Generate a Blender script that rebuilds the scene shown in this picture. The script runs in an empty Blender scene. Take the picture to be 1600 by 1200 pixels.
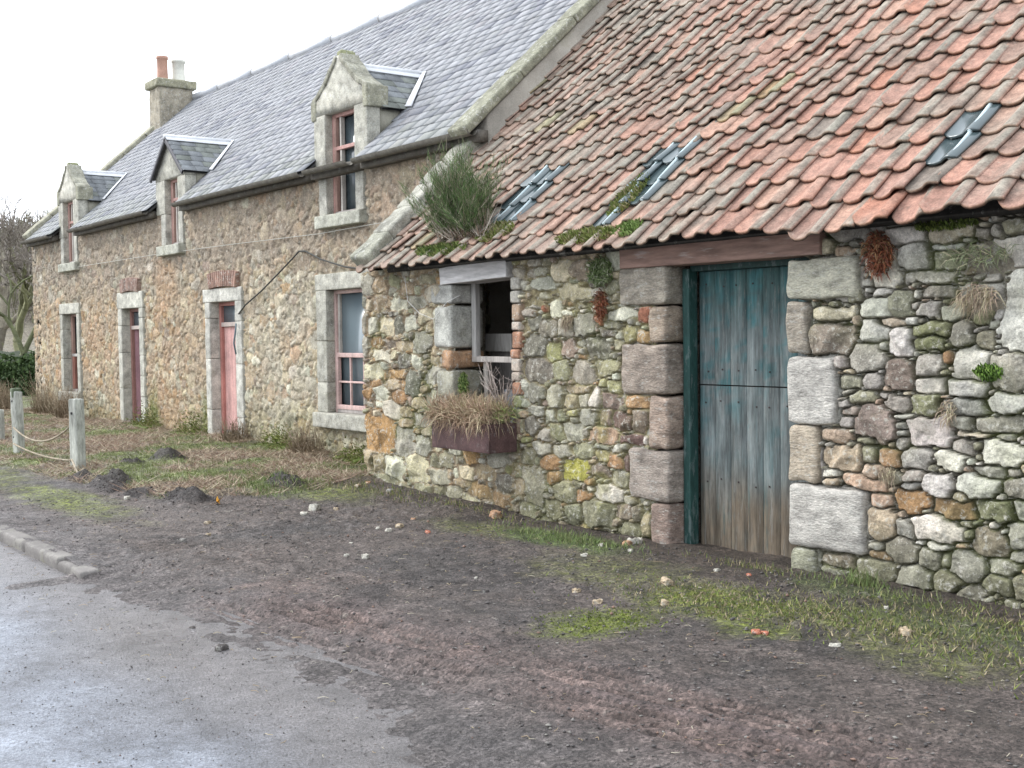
import bpy, math, random
import numpy as np
from mathutils import Matrix, Vector
R = math.radians
random.seed(7)
scene = bpy.context.scene

# ------------------------------------------------------------------ camera
ROT = ((0.6045684402454927, 0.7964472989462583, -0.012988497231842575),
       (-0.025119392939777507, 0.03536036325601349, 0.9990588875580558),
       (0.7961570301641348, -0.6036732101987071, 0.041384032318257616))
cam_d = bpy.data.cameras.new("camera")
cam_d.sensor_width = 36.0
cam_d.lens = 1870.0 / 1600.0 * 36.0
cam_d.clip_end = 3000.0
cam = bpy.data.objects.new("camera", cam_d)
scene.collection.objects.link(cam)
cam.matrix_world = Matrix.Translation((0, 0, 1.5)) @ Matrix(ROT).transposed().to_4x4()
scene.camera = cam

# ------------------------------------------------------------------ overcast sky, soft sun, exposure
SUN_EL, SUN_AZ = R(42), R(235)      # azimuth measured clockwise from +Y
world = bpy.data.worlds.new("World")
scene.world = world
world.use_nodes = True
wn, wl = world.node_tree.nodes, world.node_tree.links
wn.clear()
sky = wn.new('ShaderNodeTexSky')
sky.sky_type = 'NISHITA'
sky.sun_disc = False
sky.sun_elevation = SUN_EL
sky.sun_rotation = SUN_AZ
sky.air_density = 1.0
sky.dust_density = 4.0
hs = wn.new('ShaderNodeHueSaturation'); hs.inputs['Saturation'].default_value = 0.22
wmix = wn.new('ShaderNodeMixRGB'); wmix.inputs['Fac'].default_value = 0.6
wmix.inputs['Color2'].default_value = (12.8, 13.5, 14.7, 1)     # the cloud layer
bg = wn.new('ShaderNodeBackground'); bg.inputs['Strength'].default_value = 0.15
wo = wn.new('ShaderNodeOutputWorld')
wl.new(sky.outputs[0], hs.inputs['Color']); wl.new(hs.outputs[0], wmix.inputs['Color1'])
wl.new(wmix.outputs[0], bg.inputs['Color']); wl.new(bg.outputs[0], wo.inputs['Surface'])
sun_d = bpy.data.lights.new("sun", 'SUN'); sun_d.energy = 1.4; sun_d.angle = R(18); sun_d.color = (1.0, 0.97, 0.93)
sun = bpy.data.objects.new("sun", sun_d); scene.collection.objects.link(sun)
sd = Vector((math.sin(SUN_AZ) * math.cos(SUN_EL), math.cos(SUN_AZ) * math.cos(SUN_EL), math.sin(SUN_EL)))
sun.rotation_euler = sd.to_track_quat('Z', 'Y').to_euler()
scene.view_settings.view_transform = 'Standard'
scene.view_settings.look = 'None'
scene.view_settings.exposure = 0.55
scene.view_settings.gamma = 1.0

# ------------------------------------------------------------------ helpers
def vhash(ix, iz, seed):
    n = (ix * 374761393 + iz * 668265263 + seed * 974634777) & 0x7fffffff
    n = ((n ^ (n >> 13)) * 1274126177) & 0x7fffffff
    return ((n ^ (n >> 16)) & 0xffff) / 65535.0
def vn(x, z, f, seed=0):
    "value noise, -1..1"
    x = np.asarray(x, float) * f + 1000.3; z = np.asarray(z, float) * f + 1000.7
    ix = np.floor(x).astype(np.int64); iz = np.floor(z).astype(np.int64)
    fx = x - ix; fz = z - iz
    fx = fx * fx * (3 - 2 * fx); fz = fz * fz * (3 - 2 * fz)
    a = vhash(ix, iz, seed); b = vhash(ix + 1, iz, seed); c = vhash(ix, iz + 1, seed); d = vhash(ix + 1, iz + 1, seed)
    return ((a * (1 - fx) + b * fx) * (1 - fz) + (c * (1 - fx) + d * fx) * fz) * 2 - 1
def fbm(x, z, f, seed=0, o=3):
    s = 0; a = 1; t = 0
    for i in range(o):
        s = s + a * vn(x, z, f * 2 ** i, seed + i * 17); t += a; a *= .5
    return s / t
def sstep(a, b, x):
    t = np.clip((x - a) / (b - a), 0, 1); return t * t * (3 - 2 * t)

ORG = {}
def origin(parent):
    while parent is not None:
        if parent.name in ORG: return ORG[parent.name]
        parent = parent.parent
    return np.zeros(3)
def tag(o, label, cat, group=None, kind=None):
    if label: o['label'] = label
    if cat: o['category'] = cat
    if group: o['group'] = group
    if kind: o['kind'] = kind
    return o
def thing(name, loc, label, cat, group=None):
    o = bpy.data.objects.new(name, None); scene.collection.objects.link(o)
    o.empty_display_size = .2; o.location = loc; ORG[o.name] = np.array(loc, float)
    return tag(o, label, cat, group)
def mesh(name, V, F, mat, parent=None, col=None, smooth=False, org=None, label=None, attrs=None):
    "V nx3, F list of arrays of equal-length rows (or one list of tuples)"
    V = np.asarray(V, float).reshape(-1, 3)
    o3 = origin(parent) if parent is not None else (np.array(org, float) if org is not None else np.zeros(3))
    V = V - o3
    me = bpy.data.meshes.new(name)
    if isinstance(F, np.ndarray): F = [F]
    if F and isinstance(F[0], tuple):
        byl = {}
        for f in F: byl.setdefault(len(f), []).append(f)
        F = [np.array(v) for v in byl.values()]
    idx = np.concatenate([f.reshape(-1) for f in F]).astype(np.int32)
    tot = np.concatenate([np.full(len(f), f.shape[1]) for f in F]).astype(np.int32)
    st = np.concatenate([[0], np.cumsum(tot)[:-1]]).astype(np.int32)
    me.vertices.add(len(V)); me.vertices.foreach_set('co', V.astype(np.float32).reshape(-1))
    me.loops.add(len(idx)); me.loops.foreach_set('vertex_index', idx)
    me.polygons.add(len(tot)); me.polygons.foreach_set('loop_start', st); me.polygons.foreach_set('loop_total', tot)
    if col is not None:
        C = np.asarray(col, float)
        if C.ndim == 1: C = np.tile(C, (len(V), 1))
        if C.shape[1] == 3: C = np.hstack([C, np.ones((len(C), 1))])
        a = me.color_attributes.new('Col', 'FLOAT_COLOR', 'POINT'); a.data.foreach_set('color', C.astype(np.float32).reshape(-1))
    if attrs:
        for k, v in attrs.items():
            a = me.attributes.new(k, 'FLOAT', 'POINT'); a.data.foreach_set('value', np.asarray(v, np.float32))
    me.update(calc_edges=True)
    if smooth: me.polygons.foreach_set('use_smooth', np.ones(len(tot), bool))
    me.materials.append(mat)
    o = bpy.data.objects.new(name, me); scene.collection.objects.link(o)
    if parent is not None: o.parent = parent
    elif org is not None: o.location = org
    if label: o['label'] = label
    return o

class MB:
    def __init__(s): s.v = []; s.f = []; s.c = []; s.n = 0
    def add(s, V, F, c=(1, 1, 1)):
        V = np.asarray(V, float).reshape(-1, 3)
        c = np.asarray(c, float)
        if c.ndim == 1: c = np.tile(c, (len(V), 1))
        s.v.append(V); s.c.append(c[:, :3])
        for f in F: s.f.append(tuple(int(i) + s.n for i in f))
        s.n += len(V)
    def box(s, x0, x1, y0, y1, z0, z1, c=(1, 1, 1), M=None):
        V = np.array([(x, y, z) for x in (x0, x1) for y in (y0, y1) for z in (z0, z1)], float)
        if M is not None: V = np.array([M @ Vector(p) for p in V])
        s.add(V, [(0, 1, 3, 2), (4, 6, 7, 5), (0, 4, 5, 1), (2, 3, 7, 6), (0, 2, 6, 4), (1, 5, 7, 3)], c)
    def rbox(s, cx, cy, cz, hx, hy, hz, r=.02, seg=4, amp=.006, c=(1, 1, 1), M=None, fr=6., cvar=.0, seed=None):
        "rounded, worn block"
        seed = random.randint(0, 9999) if seed is None else seed
        h = np.array([hx, hy, hz]); r = min(r, h.min() * .95)
        vs = {}; V = []; F = []
        n = [max(3, min(12, int(round(k / .05)) + 2)) if seg is None else seg + 2 for k in h]
        def key(p):
            k = tuple(np.round(p, 5))
            if k not in vs: vs[k] = len(V); V.append(p)
            return vs[k]
        def ax(k):
            a = h[k]
            inner = np.linspace(-(a - r), a - r, n[k])
            return np.concatenate([[-a, -(a - r * .35)], inner, [a - r * .35, a]])
        A = [ax(k) for k in range(3)]
        for k in range(3):
            i, j = [q for q in range(3) if q != k]
            for sg in (-1, 1):
                for a in range(len(A[i]) - 1):
                    for b in range(len(A[j]) - 1):
                        q = []
                        for da, db in ((0, 0), (1, 0), (1, 1), (0, 1)):
                            p = np.zeros(3); p[k] = sg * h[k]; p[i] = A[i][a + da]; p[j] = A[j][b + db]; q.append(key(p))
                        F.append(tuple(q if (sg > 0) == (k != 1) else q[::-1]))
        V = np.array(V)
        inner = np.clip(V, -(h - r), h - r); d = V - inner; L = np.linalg.norm(d, axis=1, keepdims=True)
        V = inner + np.where(L > 1e-9, d / np.maximum(L, 1e-9) * np.minimum(L, r), 0)
        if amp > 0:
            for k in range(3):
                i, j = [q for q in range(3) if q != k]
                V[:, k] += amp * (fbm(V[:, i] + V[:, k] * .7, V[:, j] - V[:, k] * .6, fr, seed + k * 31))
        if M is not None: V = np.array([M @ Vector(p) for p in V])
        cc = np.tile(np.array(c, float), (len(V), 1))
        if cvar: cc = cc * (1 + cvar * fbm(V[:, 0], V[:, 2], 7, seed + 5))[:, None]
        s.add(V + np.array([cx, cy, cz]), F, np.clip(cc, 0, 1))
    def tube(s, pts, rad, c=(1, 1, 1), n=6, cap=True):
        pts = [Vector(p) for p in pts]; m = len(pts)
        if not hasattr(rad, '__len__'): rad = [rad] * m
        V = []; prev = None
        for i, p in enumerate(pts):
            t = (pts[min(i + 1, m - 1)] - pts[max(i - 1, 0)])
            t = t.normalized() if t.length > 1e-9 else Vector((0, 0, 1))
            u = (prev - t * prev.dot(t)) if prev is not None else t.orthogonal()
            u = u.normalized() if u.length > 1e-6 else t.orthogonal().normalized()
            prev = u; w = t.cross(u)
            for k in range(n):
                a = 2 * math.pi * k / n; V.append(p + (u * math.cos(a) + w * math.sin(a)) * rad[i])
        F = [(i * n + k, i * n + (k + 1) % n, (i + 1) * n + (k + 1) % n, (i + 1) * n + k) for i in range(m - 1) for k in range(n)]
        if cap and n > 2: F += [tuple(range(n))[::-1], tuple((m - 1) * n + k for k in range(n))]
        s.add([tuple(p) for p in V], F, c)
    def blade(s, p, q, w, c, bend=None):
        "thin leaf: root p, tip q"
        p = np.array(p, float); q = np.array(q, float); m = (p + q) / 2 + (np.array(bend) if bend is not None else 0)
        d = q - p; side = np.cross(d, [random.uniform(-1, 1), random.uniform(-1, 1), .3]); side = side / (np.linalg.norm(side) + 1e-9) * w / 2
        s.add([p - side, p + side, m + side * .8, m - side * .8, q], [(0, 1, 2, 3), (3, 2, 4)], c)
    def build(s, name, mat, parent=None, smooth=False, org=None, label=None):
        return mesh(name, np.vstack(s.v), s.f, mat, parent, np.vstack(s.c), smooth, org, label)

# ------------------------------------------------------------------ materials
def material(name, rough=.9, var=.35, vscale=6., fine=60., bump=.4, bscale=40., bdist=.01, lich=0., lichc=(.55, .55, .5), lscale=9., lthr=.6,
             moss=0., mossc=(.09, .13, .03), mscale=4., spec=.3, wet=None, stretch=None, metal=0., speck=0., streak=0., agg=None):
    m = bpy.data.materials.new(name); m.use_nodes = True
    N, L = m.node_tree.nodes, m.node_tree.links; N.clear()
    out = N.new('ShaderNodeOutputMaterial'); P = N.new('ShaderNodeBsdfPrincipled'); L.new(P.outputs[0], out.inputs[0])
    P.inputs['Roughness'].default_value = rough; P.inputs['Specular IOR Level'].default_value = spec; P.inputs['Metallic'].default_value = metal
    tc = N.new('ShaderNodeTexCoord'); vec = tc.outputs['Object']
    if stretch:
        mp = N.new('ShaderNodeMapping'); mp.inputs['Scale'].default_value = stretch; L.new(vec, mp.inputs[0]); vec = mp.outputs[0]
    at = N.new('ShaderNodeAttribute'); at.attribute_name = 'Col'; col = at.outputs['Color']
    def noise(sc, det=4., ro=.6, v=None):
        n = N.new('ShaderNodeTexNoise'); n.inputs['Scale'].default_value = sc; n.inputs['Detail'].default_value = det; n.inputs['Roughness'].default_value = ro
        L.new(v or vec, n.inputs['Vector']); return n.outputs['Fac']
    def rng(v, a, b, c, d, sm=False):
        r = N.new('ShaderNodeMapRange'); r.inputs[1].default_value = a; r.inputs[2].default_value = b; r.inputs[3].default_value = c; r.inputs[4].default_value = d
        if sm: r.interpolation_type = 'SMOOTHSTEP'
        L.new(v, r.inputs[0]); return r.outputs[0]
    def mixc(f, a, b, mode='MIX'):
        x = N.new('ShaderNodeMixRGB'); x.blend_type = mode
        for s, i in ((f, 'Fac'), (a, 'Color1'), (b, 'Color2')):
            if isinstance(s, (int, float)): x.inputs[i].default_value = s
            elif isinstance(s, tuple): x.inputs[i].default_value = (*s, 1)
            else: L.new(s, x.inputs[i])
        return x.outputs[0]
    if var:
        f1 = rng(noise(vscale, 5.), .3, .7, 1 - var, 1 + var)
        f2 = rng(noise(fine, 3., .7), .3, .7, 1 - var * .8, 1 + var * .8)
        mul = N.new('ShaderNodeMath'); mul.operation = 'MULTIPLY'; L.new(f1, mul.inputs[0]); L.new(f2, mul.inputs[1])
        col = mixc(1., col, mul.outputs[0], 'MULTIPLY')
    if agg:
        for sc_, am in agg:
            vo = N.new('ShaderNodeTexVoronoi'); vo.inputs['Scale'].default_value = sc_; L.new(tc.outputs['Object'], vo.inputs['Vector'])
            bw = N.new('ShaderNodeRGBToBW'); L.new(vo.outputs['Color'], bw.inputs[0]); col = mixc(1., col, rng(bw.outputs[0], .15, .85, 1 - am, 1 + am), 'MULTIPLY')
    if lich:
        a = rng(noise(lscale, 6., .75), lthr - .04, lthr + .05, 0, lich, True)
        col = mixc(a, col, lichc)
    if moss:
        a = rng(noise(mscale, 6., .7), .56, .68, 0, moss, True)
        col = mixc(a, col, mossc)
    if streak:
        mp2 = N.new('ShaderNodeMapping'); mp2.inputs['Scale'].default_value = (14, 14, 1.2); L.new(tc.outputs['Object'], mp2.inputs[0])
        a = rng(noise(2., 4., .6, mp2.outputs[0]), .45, .7, 0, streak, True)
        col = mixc(a, col, (.05, .05, .04))
    if speck:
        a = rng(noise(fine * 1.5, 4., .75), .56, .66, 0, speck, True); col = mixc(a, col, (.055, .05, .042))
    L.new(col, P.inputs['Base Color'])
    if wet:
        r = rng(noise(wet[0], 3.), .35, .65, wet[1], wet[2]); L.new(r, P.inputs['Roughness'])
    if bump:
        b = N.new('ShaderNodeBump'); b.inputs['Strength'].default_value = bump; b.inputs['Distance'].default_value = bdist
        L.new(noise(bscale, 6., .7), b.inputs['Height']); L.new(b.outputs[0], P.inputs['Normal'])
    return m
M = dict(
    rubble=material('rubble_stone', .92, .36, 11, 70, 1., 48, .018, .7, (.54, .525, .46), 24, .57, .2, (.14, .15, .05), 3.5, speck=.45),
    cottage=material('cottage_rubble', .93, .36, 7, 38, 1., 30, .02, .6, (.52, .49, .42), 17, .58, .15, (.14, .14, .05), 1.6, speck=.4),
    dressed=material('dressed_stone', .92, .4, 8, 60, .9, 50, .012, .7, (.50, .50, .46), 20, .58, .3, (.17, .17, .09), 5., speck=.35),
    tooled=material('tooled_sandstone', .92, .42, 7, 40, 1., 26, .02, .5, (.52, .52, .48), 16, .58, .3, (.14, .135, .10), 7., stretch=(1, 1, 2.6), speck=.4),
    render=material('cement_render', .95, .22, 3, 60, .6, 70, .006, .3, (.35, .34, .3), 5, .55, .3, (.15, .15, .07), 2.),
    clay=material('clay_pantile', .85, .34, 14, 80, .8, 60, .006, .5, (.36, .34, .29), 34, .63, .45, (.09, .08, .065), 20., speck=.3),
    slate=material('roof_slate', .66, .2, 5, 40, .2, 30, .003, .25, (.36, .36, .33), 20, .66, .22, (.16, .18, .1), 2.2, spec=.5),
    wood=material('weathered_wood', .85, .35, 5, 30, .8, 22, .006, .3, (.45, .45, .42), 8, .62, 0, stretch=(1, 1, .12)),
    woodx=material('weathered_plank', .85, .35, 5, 30, .8, 22, .006, .35, (.5, .5, .48), 8, .6, 0, stretch=(.12, 1, 1)),
    paint=material('flaking_paint', .6, .2, 4, 40, .3, 40, .003, .0, streak=.25),
    plain=material('plain_surface', .7, .15, 5, 50, .2, 60, .003),
    lead=material('lead_flashing', .35, .12, 4, 30, .2, 20, .003, spec=.6),
    leadw=material('pale_lead', .6, .1, 4, 30, .2, 20, .003),
    ground=material('earth_and_tarmac', .9, .42, 4.5, 48, 1., 34, .05, .35, (.22, .20, .19), 60, .64, wet=(1.3, .42, .85), spec=.4, speck=.6, agg=((75, .5), (28, .28))),
    road=material('wet_tarmac', .5, .28, 2.6, 60, .8, 85, .022, .3, (.30, .32, .36), 80, .61, wet=(.6, .26, .46), spec=.75, speck=.4, agg=((100, .35),)),
    leaf=material('foliage', .8, .2, 9, 60, 0, spec=.2),
    bark=material('mossy_bark', .95, .3, 6, 50, .5, 30, .01, .3, (.35, .35, .3), 9, .6, .5, (.16, .2, .05), 3.),
    iron=material('rusty_iron', .8, .35, 7, 60, .5, 40, .004, .3, (.3, .3, .3), 10, .6),
)
def glass(name, col, rough, a=1.):
    m = bpy.data.materials.new(name); m.use_nodes = True; P = m.node_tree.nodes['Principled BSDF']
    P.inputs['Base Color'].default_value = (*col, 1); P.inputs['Roughness'].default_value = rough; P.inputs['Specular IOR Level'].default_value = .8
    return m
M['greenp'] = None
M['glass'] = glass('dusty_window_glass', (.07, .09, .10), .12)
M['glassb'] = glass('curtained_window_glass', (.13, .17, .19), .2)
M['glasst'] = glass('glass_pantile', (.06, .085, .09), .16)
M['black'] = glass('unlit_black', (.01, .01, .01), .9)  # flat black, darkness of unlit spaces put into the colour

PAL = dict(w=(.58, .57, .52), g=(.35, .34, .305), d=(.20, .19, .17), o=(.34, .225, .13), O=(.38, .235, .12), b=(.40, .335, .25), c=(.52, .47, .37),
           y=(.32, .31, .18), Y=(.37, .37, .11), p=(.27, .22, .19), P=(.18, .13, .12), k=(.43, .32, .24), l=(.28, .275, .205), m=(.19, .19, .12),
           q=(.27, .225, .2), R=(.32, .15, .10))
# ------------------------------------------------------------------ rubble walls as real relief
STONES = "-513 161 19 5 c;-514 144 18 10 p;-505 128 6 5 g;-486 132 14 9 gr;-499 115 9 5 l;-480 116 7 6 gr;-500 109 6 2 g;-488 105 11 4 l;-473 107 5 2 g;-479 164 12 6 w;-459 166 9 8 l;-472 174 9 3 w;-447 172 3 3 w;-432 172 11 4 g;-480 149 11 7 w;-467 155 11 3 c;-451 156 5 3 w;-460 141 9 10 w;-439 161 7 5 g;-422 160 9 5 gr;-437 150 13 4 m;-441 141 12 5 m;-415 147 8 8 dr;-406 170 15 7 g;-405 157 7 5 m;-406 149 3 2 g;-395 152 3 3 g;-400 142 6 6 l;-374 161 17 24 w;-438 127 10 6 g;-425 132 4 4 o;-409 129 12 10 w;-460 121 11 10 pr;-437 115 11 5 w;-413 114 14 5 w;-384 124 13 11 gr;-461 103 9 5 g;-441 102 11 7 m;-414 102 15 5 g;-386 106 12 6 wr;-456 94 10 2 w;-478 87 15 12 pr;-457 88 4 3 g;-457 83 4 3 g;-458 77 5 4 g;-438 86 15 10 w;-417 92 9 4 g;-390 93 17 5 g;-408 85 14 2 c;-386 86 7 2 g;-415 77 7 4 g;-404 78 3 3 l;-386 76 17 8 wr;-497 96 9 3 p;-500 89 7 4 g;-509 79 12 5 b;-506 64 16 8 b;-483 68 6 6 l;-467 68 9 6 o;-446 68 10 7 gr;-423 68 10 7 wr;-484 77 9 3 l;-496 173 6 5 l;-514 53 8 3 w;-481 57 8 5 b;-514 47 8 3 b;-487 49 18 5 k;-463 55 5 5 l;-450 57 7 4 g;-452 49 8 3 g;-465 47 3 2 b;-431 52 10 7 wr;-404 55 14 8 wr;-378 56 12 7 gr;-398 64 10 4 g;-381 65 6 3 g;-475 39 10 5 k;-474 24 10 10 b;-452 41 13 8 Or;-421 38 14 6 o;-395 40 13 5 m;-373 42 8 6 g;-455 23 7 6 g;-432 25 18 7 w;-413 31 6 3 l;-411 24 3 3 l;-396 21 11 9 p;-375 27 10 8 g;-378 15 6 4 g;-478 8 6 3 g;-477 1 11 3 o;-459 8 13 8 dr;-445 15 5 2 w;-431 14 9 3 w;-414 17 6 2 k;-509 -7 16 6 p;-511 -13 15 5 gr;-515 -23 10 4 l;-479 -7 17 7 lr;-490 -18 11 5 d;-468 -17 8 3 l;-450 -8 13 8 gr;-438 5 8 7 gr;-426 7 4 6 l;-412 5 13 9 gr;-388 7 11 5 g;-425 -8 11 7 lr;-411 -14 11 8 g;-390 -3 11 6 lr;-373 -3 8 7 l;-433 -19 9 4 g;-381 -16 6 5 l;-452 -16 8 3 m;-462 219 10 3 g;-427 220 21 3 w;-391 219 15 2 g;-458 210 16 6 w;-424 210 17 6 c;-465 203 8 1 g;-427 200 12 2 w;-473 189 13 12 w;-450 196 12 8 g;-426 192 10 6 l;-438 182 19 4 g;-386 194 14 10 w;-402 211 3 2 c;-693 164 8 7 R;-720 165 16 5 w;-730 157 9 3 l;-712 148 9 7 y;-694 147 9 6 o;-789 168 7 4 w;-835 175 10 4 g;-820 172 4 3 R;-823 186 16 7 g;-770 174 9 3 g;-748 171 10 4 l;-858 174 11 4 b;-861 166 8 5 w;-856 156 11 5 w;-843 168 9 4 g;-834 159 9 6 d;-814 154 13 9 dr;-793 155 9 7 g;-767 157 14 9 gr;-739 150 8 4 d;-748 161 6 4 R;-833 139 16 10 dr;-810 134 12 8 y;-788 137 12 8 p;-773 142 8 3 g;-750 138 15 9 d;-732 132 6 3 d;-770 135 5 3 g;-832 117 21 11 dr;-798 118 11 8 lr;-770 117 15 10 g;-740 121 15 7 l;-834 97 14 9 dr;-806 97 12 10 gr;-778 103 18 4 b;-732 106 9 5 y;-755 96 8 8 w;-734 93 14 6 p;-705 95 15 6 o;-788 92 10 6 b;-768 94 8 6 g;-716 102 5 2 g;-856 102 10 9 w;-854 88 9 4 w;-834 82 11 4 g;-815 78 8 6 g;-800 79 9 6 l;-784 83 7 3 y;-765 79 12 7 gr;-744 80 8 7 p;-722 79 13 7 P;-699 79 9 10 p;-854 78 8 4 b;-857 67 6 7 l;-839 68 12 8 dr;-822 61 11 6 g;-807 64 12 7 l;-784 66 13 8 g;-768 66 4 4 g;-747 65 18 6 k;-711 64 15 5 P;-828 49 13 5 g;-800 48 12 6 gr;-772 50 15 6 l;-746 55 9 2 g;-744 48 11 5 yr;-731 46 9 7 o;-816 37 13 6 o;-784 33 17 9 Y;-761 41 5 3 b;-750 35 12 5 p;-717 44 4 9 P;-866 49 5 7 m;-848 40 12 7 l;-865 26 7 6 l;-839 13 16 16 g;-864 25 8 7 l;-859 11 11 8 b;-796 13 15 9 l;-771 11 10 6 o;-740 17 19 8 w;-724 31 11 8 l;-755 -1 19 12 l;-784 -6 11 9 l;-849 -9 14 7 l;-722 4 11 7 p;-705 5 5 7 p;-728 -6 7 4 p;-814 -4 11 9 l;-799 -2 4 3 y;-713 -11 11 7 l;-694 -4 6 11 b;-867 -9 5 4 p;-744 -13 7 2 g;-1132 207 20 12 g;-1097 204 15 8 b;-1045 199 15 7 b;-1010 206 16 6 l;-991 190 27 9 gr;-1101 186 18 8 b;-1064 183 17 7 w;-1029 185 17 7 g;-1118 161 13 9 w;-1140 187 10 7 g;-1139 165 12 13 g;-1090 160 14 9 c;-1063 161 11 9 d;-1040 162 12 8 w;-980 157 18 20 w;-1113 144 13 5 o;-1083 142 11 5 p;-1052 139 18 5 b;-1017 144 15 11 gr;-1097 129 15 6 w;-1136 139 12 11 g;-1054 124 12 8 d;-1029 122 9 8 w;-1012 124 7 3 b;-997 125 9 4 b;-1122 113 24 8 c;-1069 110 20 5 o;-1037 101 14 13 dr;-997 110 20 9 g;-973 128 10 5 o;-1114 99 15 4 o;-1080 97 16 6 b;-1066 86 14 7 or;-999 84 16 10 gr;-1027 82 11 6 b;-1101 89 15 7 w;-1123 76 7 3 g;-1106 77 12 3 w;-1081 71 15 10 w;-1112 67 12 4 c;-1052 70 12 7 b;-1023 64 15 7 g;-1106 47 32 21 O;-1056 40 20 15 g;-1019 38 14 11 gr;-1052 60 12 6 b;-1133 15 11 11 b;-1110 13 12 10 b;-1079 12 20 12 w;-1056 3 5 4 P;-1032 13 20 14 c;-1002 24 9 7 l;-980 27 13 9 l;-956 28 10 5 l;-1110 -8 33 11 l;-1058 -9 17 5 l;-1022 -8 19 8 l;-991 9 17 8 g;-992 -7 12 8 l;-966 -5 13 7 g;-945 17 13 7 c;-954 7 14 4 b;-923 1 19 8 o;-914 20 15 7 b;-886 12 11 9 d;-939 -10 17 7 c;-912 -11 12 6 p;-889 -4 16 7 o;-877 26 5 5 y;-841 224 8 3 l;-818 221 14 3 b;-837 214 12 4 g;-816 213 6 5 l;-805 213 4 4 p;-842 204 8 5 g;-823 205 10 4 g;-799 204 14 9 c;-786 217 14 4 p;-773 204 11 8 p;-724 210 16 9 w;-703 205 4 3 c;-731 198 9 3 c;-732 189 10 6 l;-824 190 16 10 g;-781 185 21 7 c;-769 191 6 3 y;-751 184 7 5 g;-845 193 4 4 w;-783 195 7 2 l;-769 175 9 3 g;-729 174 5 1 c;-835 176 11 3 g;-787 171 7 2 w;-848 215 8 4 c;-853 204 13 5 g;-850 194 8 4 w;-865 192 7 3 k;-864 183 7 5 b;-860 173 11 4 b;-862 165 8 4 b;-856 156 12 4 b"
def rubble(x0, x1, z0, z1, step, stones, seed, classes, warp=.012, fill_keep=1.):
    rs = np.random.RandomState(seed)
    xs = np.arange(x0, x1 + step, step); zs = np.arange(z0, z1 + step, step)
    X, Z = np.meshgrid(xs, zs)
    WX = X + warp * vn(X, Z, 9, seed) + warp * .5 * vn(X, Z, 28, seed + 1)
    WZ = Z + warp * vn(X, Z, 9, seed + 2) + warp * .5 * vn(X, Z, 28, seed + 3)
    B = np.full(X.shape, 9.); S = np.full(X.shape, 9.); I = np.full(X.shape, -1)
    st = []
    def put(s, k=1.7):
        cx, cz, hw, hh, p, ang = s[:6]
        e = max(hw, hh) * k if abs(ang) > .2 else 0
        ax = max(hw * k, e); az = max(hh * k, e)
        i0, i1 = np.searchsorted(xs, (cx - ax, cx + ax)); j0, j1 = np.searchsorted(zs, (cz - az, cz + az))
        if i1 <= i0 or j1 <= j0: return
        sl = (slice(j0, j1), slice(i0, i1))
        u = WX[sl] - cx; v = WZ[sl] - cz
        c, sn = math.cos(ang), math.sin(ang)
        uu = np.abs(u * c + v * sn) / hw; vv = np.abs(-u * sn + v * c) / hh
        # cut one corner off so outlines differ
        d = (uu ** p + vv ** p) ** (1 / p)
        cut = s[8]
        d = np.maximum(d, (cut[0] * (u * c + v * sn) / hw + cut[1] * (-u * sn + v * c) / hh) / cut[2])
        b = B[sl]; s2 = S[sl]; ii = I[sl]
        nb = d < b
        s2n = np.where(nb, b, np.minimum(s2, d))
        S[sl] = s2n; I[sl] = np.where(nb, len(st), ii); B[sl] = np.where(nb, d, b)
        st.append(s)
    def mk(cx, cz, hw, hh, col, rnd, ang=0.):
        p = rs.uniform(2.2, 2.8) if rnd else rs.uniform(3.5, 7)
        a = rs.uniform(0, 6.28); cut = (math.cos(a), math.sin(a), rs.uniform(.82, 1.1) if not rnd else 1.02)
        if col == 'F': cut = (1, 0, 9.); p = 9
        return (cx, cz, hw, hh, p, ang, col, rnd, cut)
    for s in stones: put(mk(*s))
    free = lambda: np.argwhere(B > 1.05)
    for (hw, hh, tries, jit, lim) in classes:
        F = free()
        if len(F) == 0: break
        pick = F[rs.randint(0, len(F), tries)]
        for j, i in pick:
            if B[j, i] < 1.05: continue
            w = hw * rs.uniform(1 - jit, 1 + jit); h = hh * rs.uniform(1 - jit, 1 + jit)
            cx, cz = xs[i], zs[j]
            i0, i1 = np.searchsorted(xs, (cx - w, cx + w)); j0, j1 = np.searchsorted(zs, (cz - h, cz + h))
            if i1 - i0 < 2 or j1 - j0 < 2: continue
            if (B[j0:j1, i0:i1] < 1.0).mean() < lim:
                put(mk(cx, cz, w, h, None, rs.rand() < .35, rs.uniform(-.25, .25)))
    return xs, zs, X, Z, B, S, I, st, rs
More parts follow.
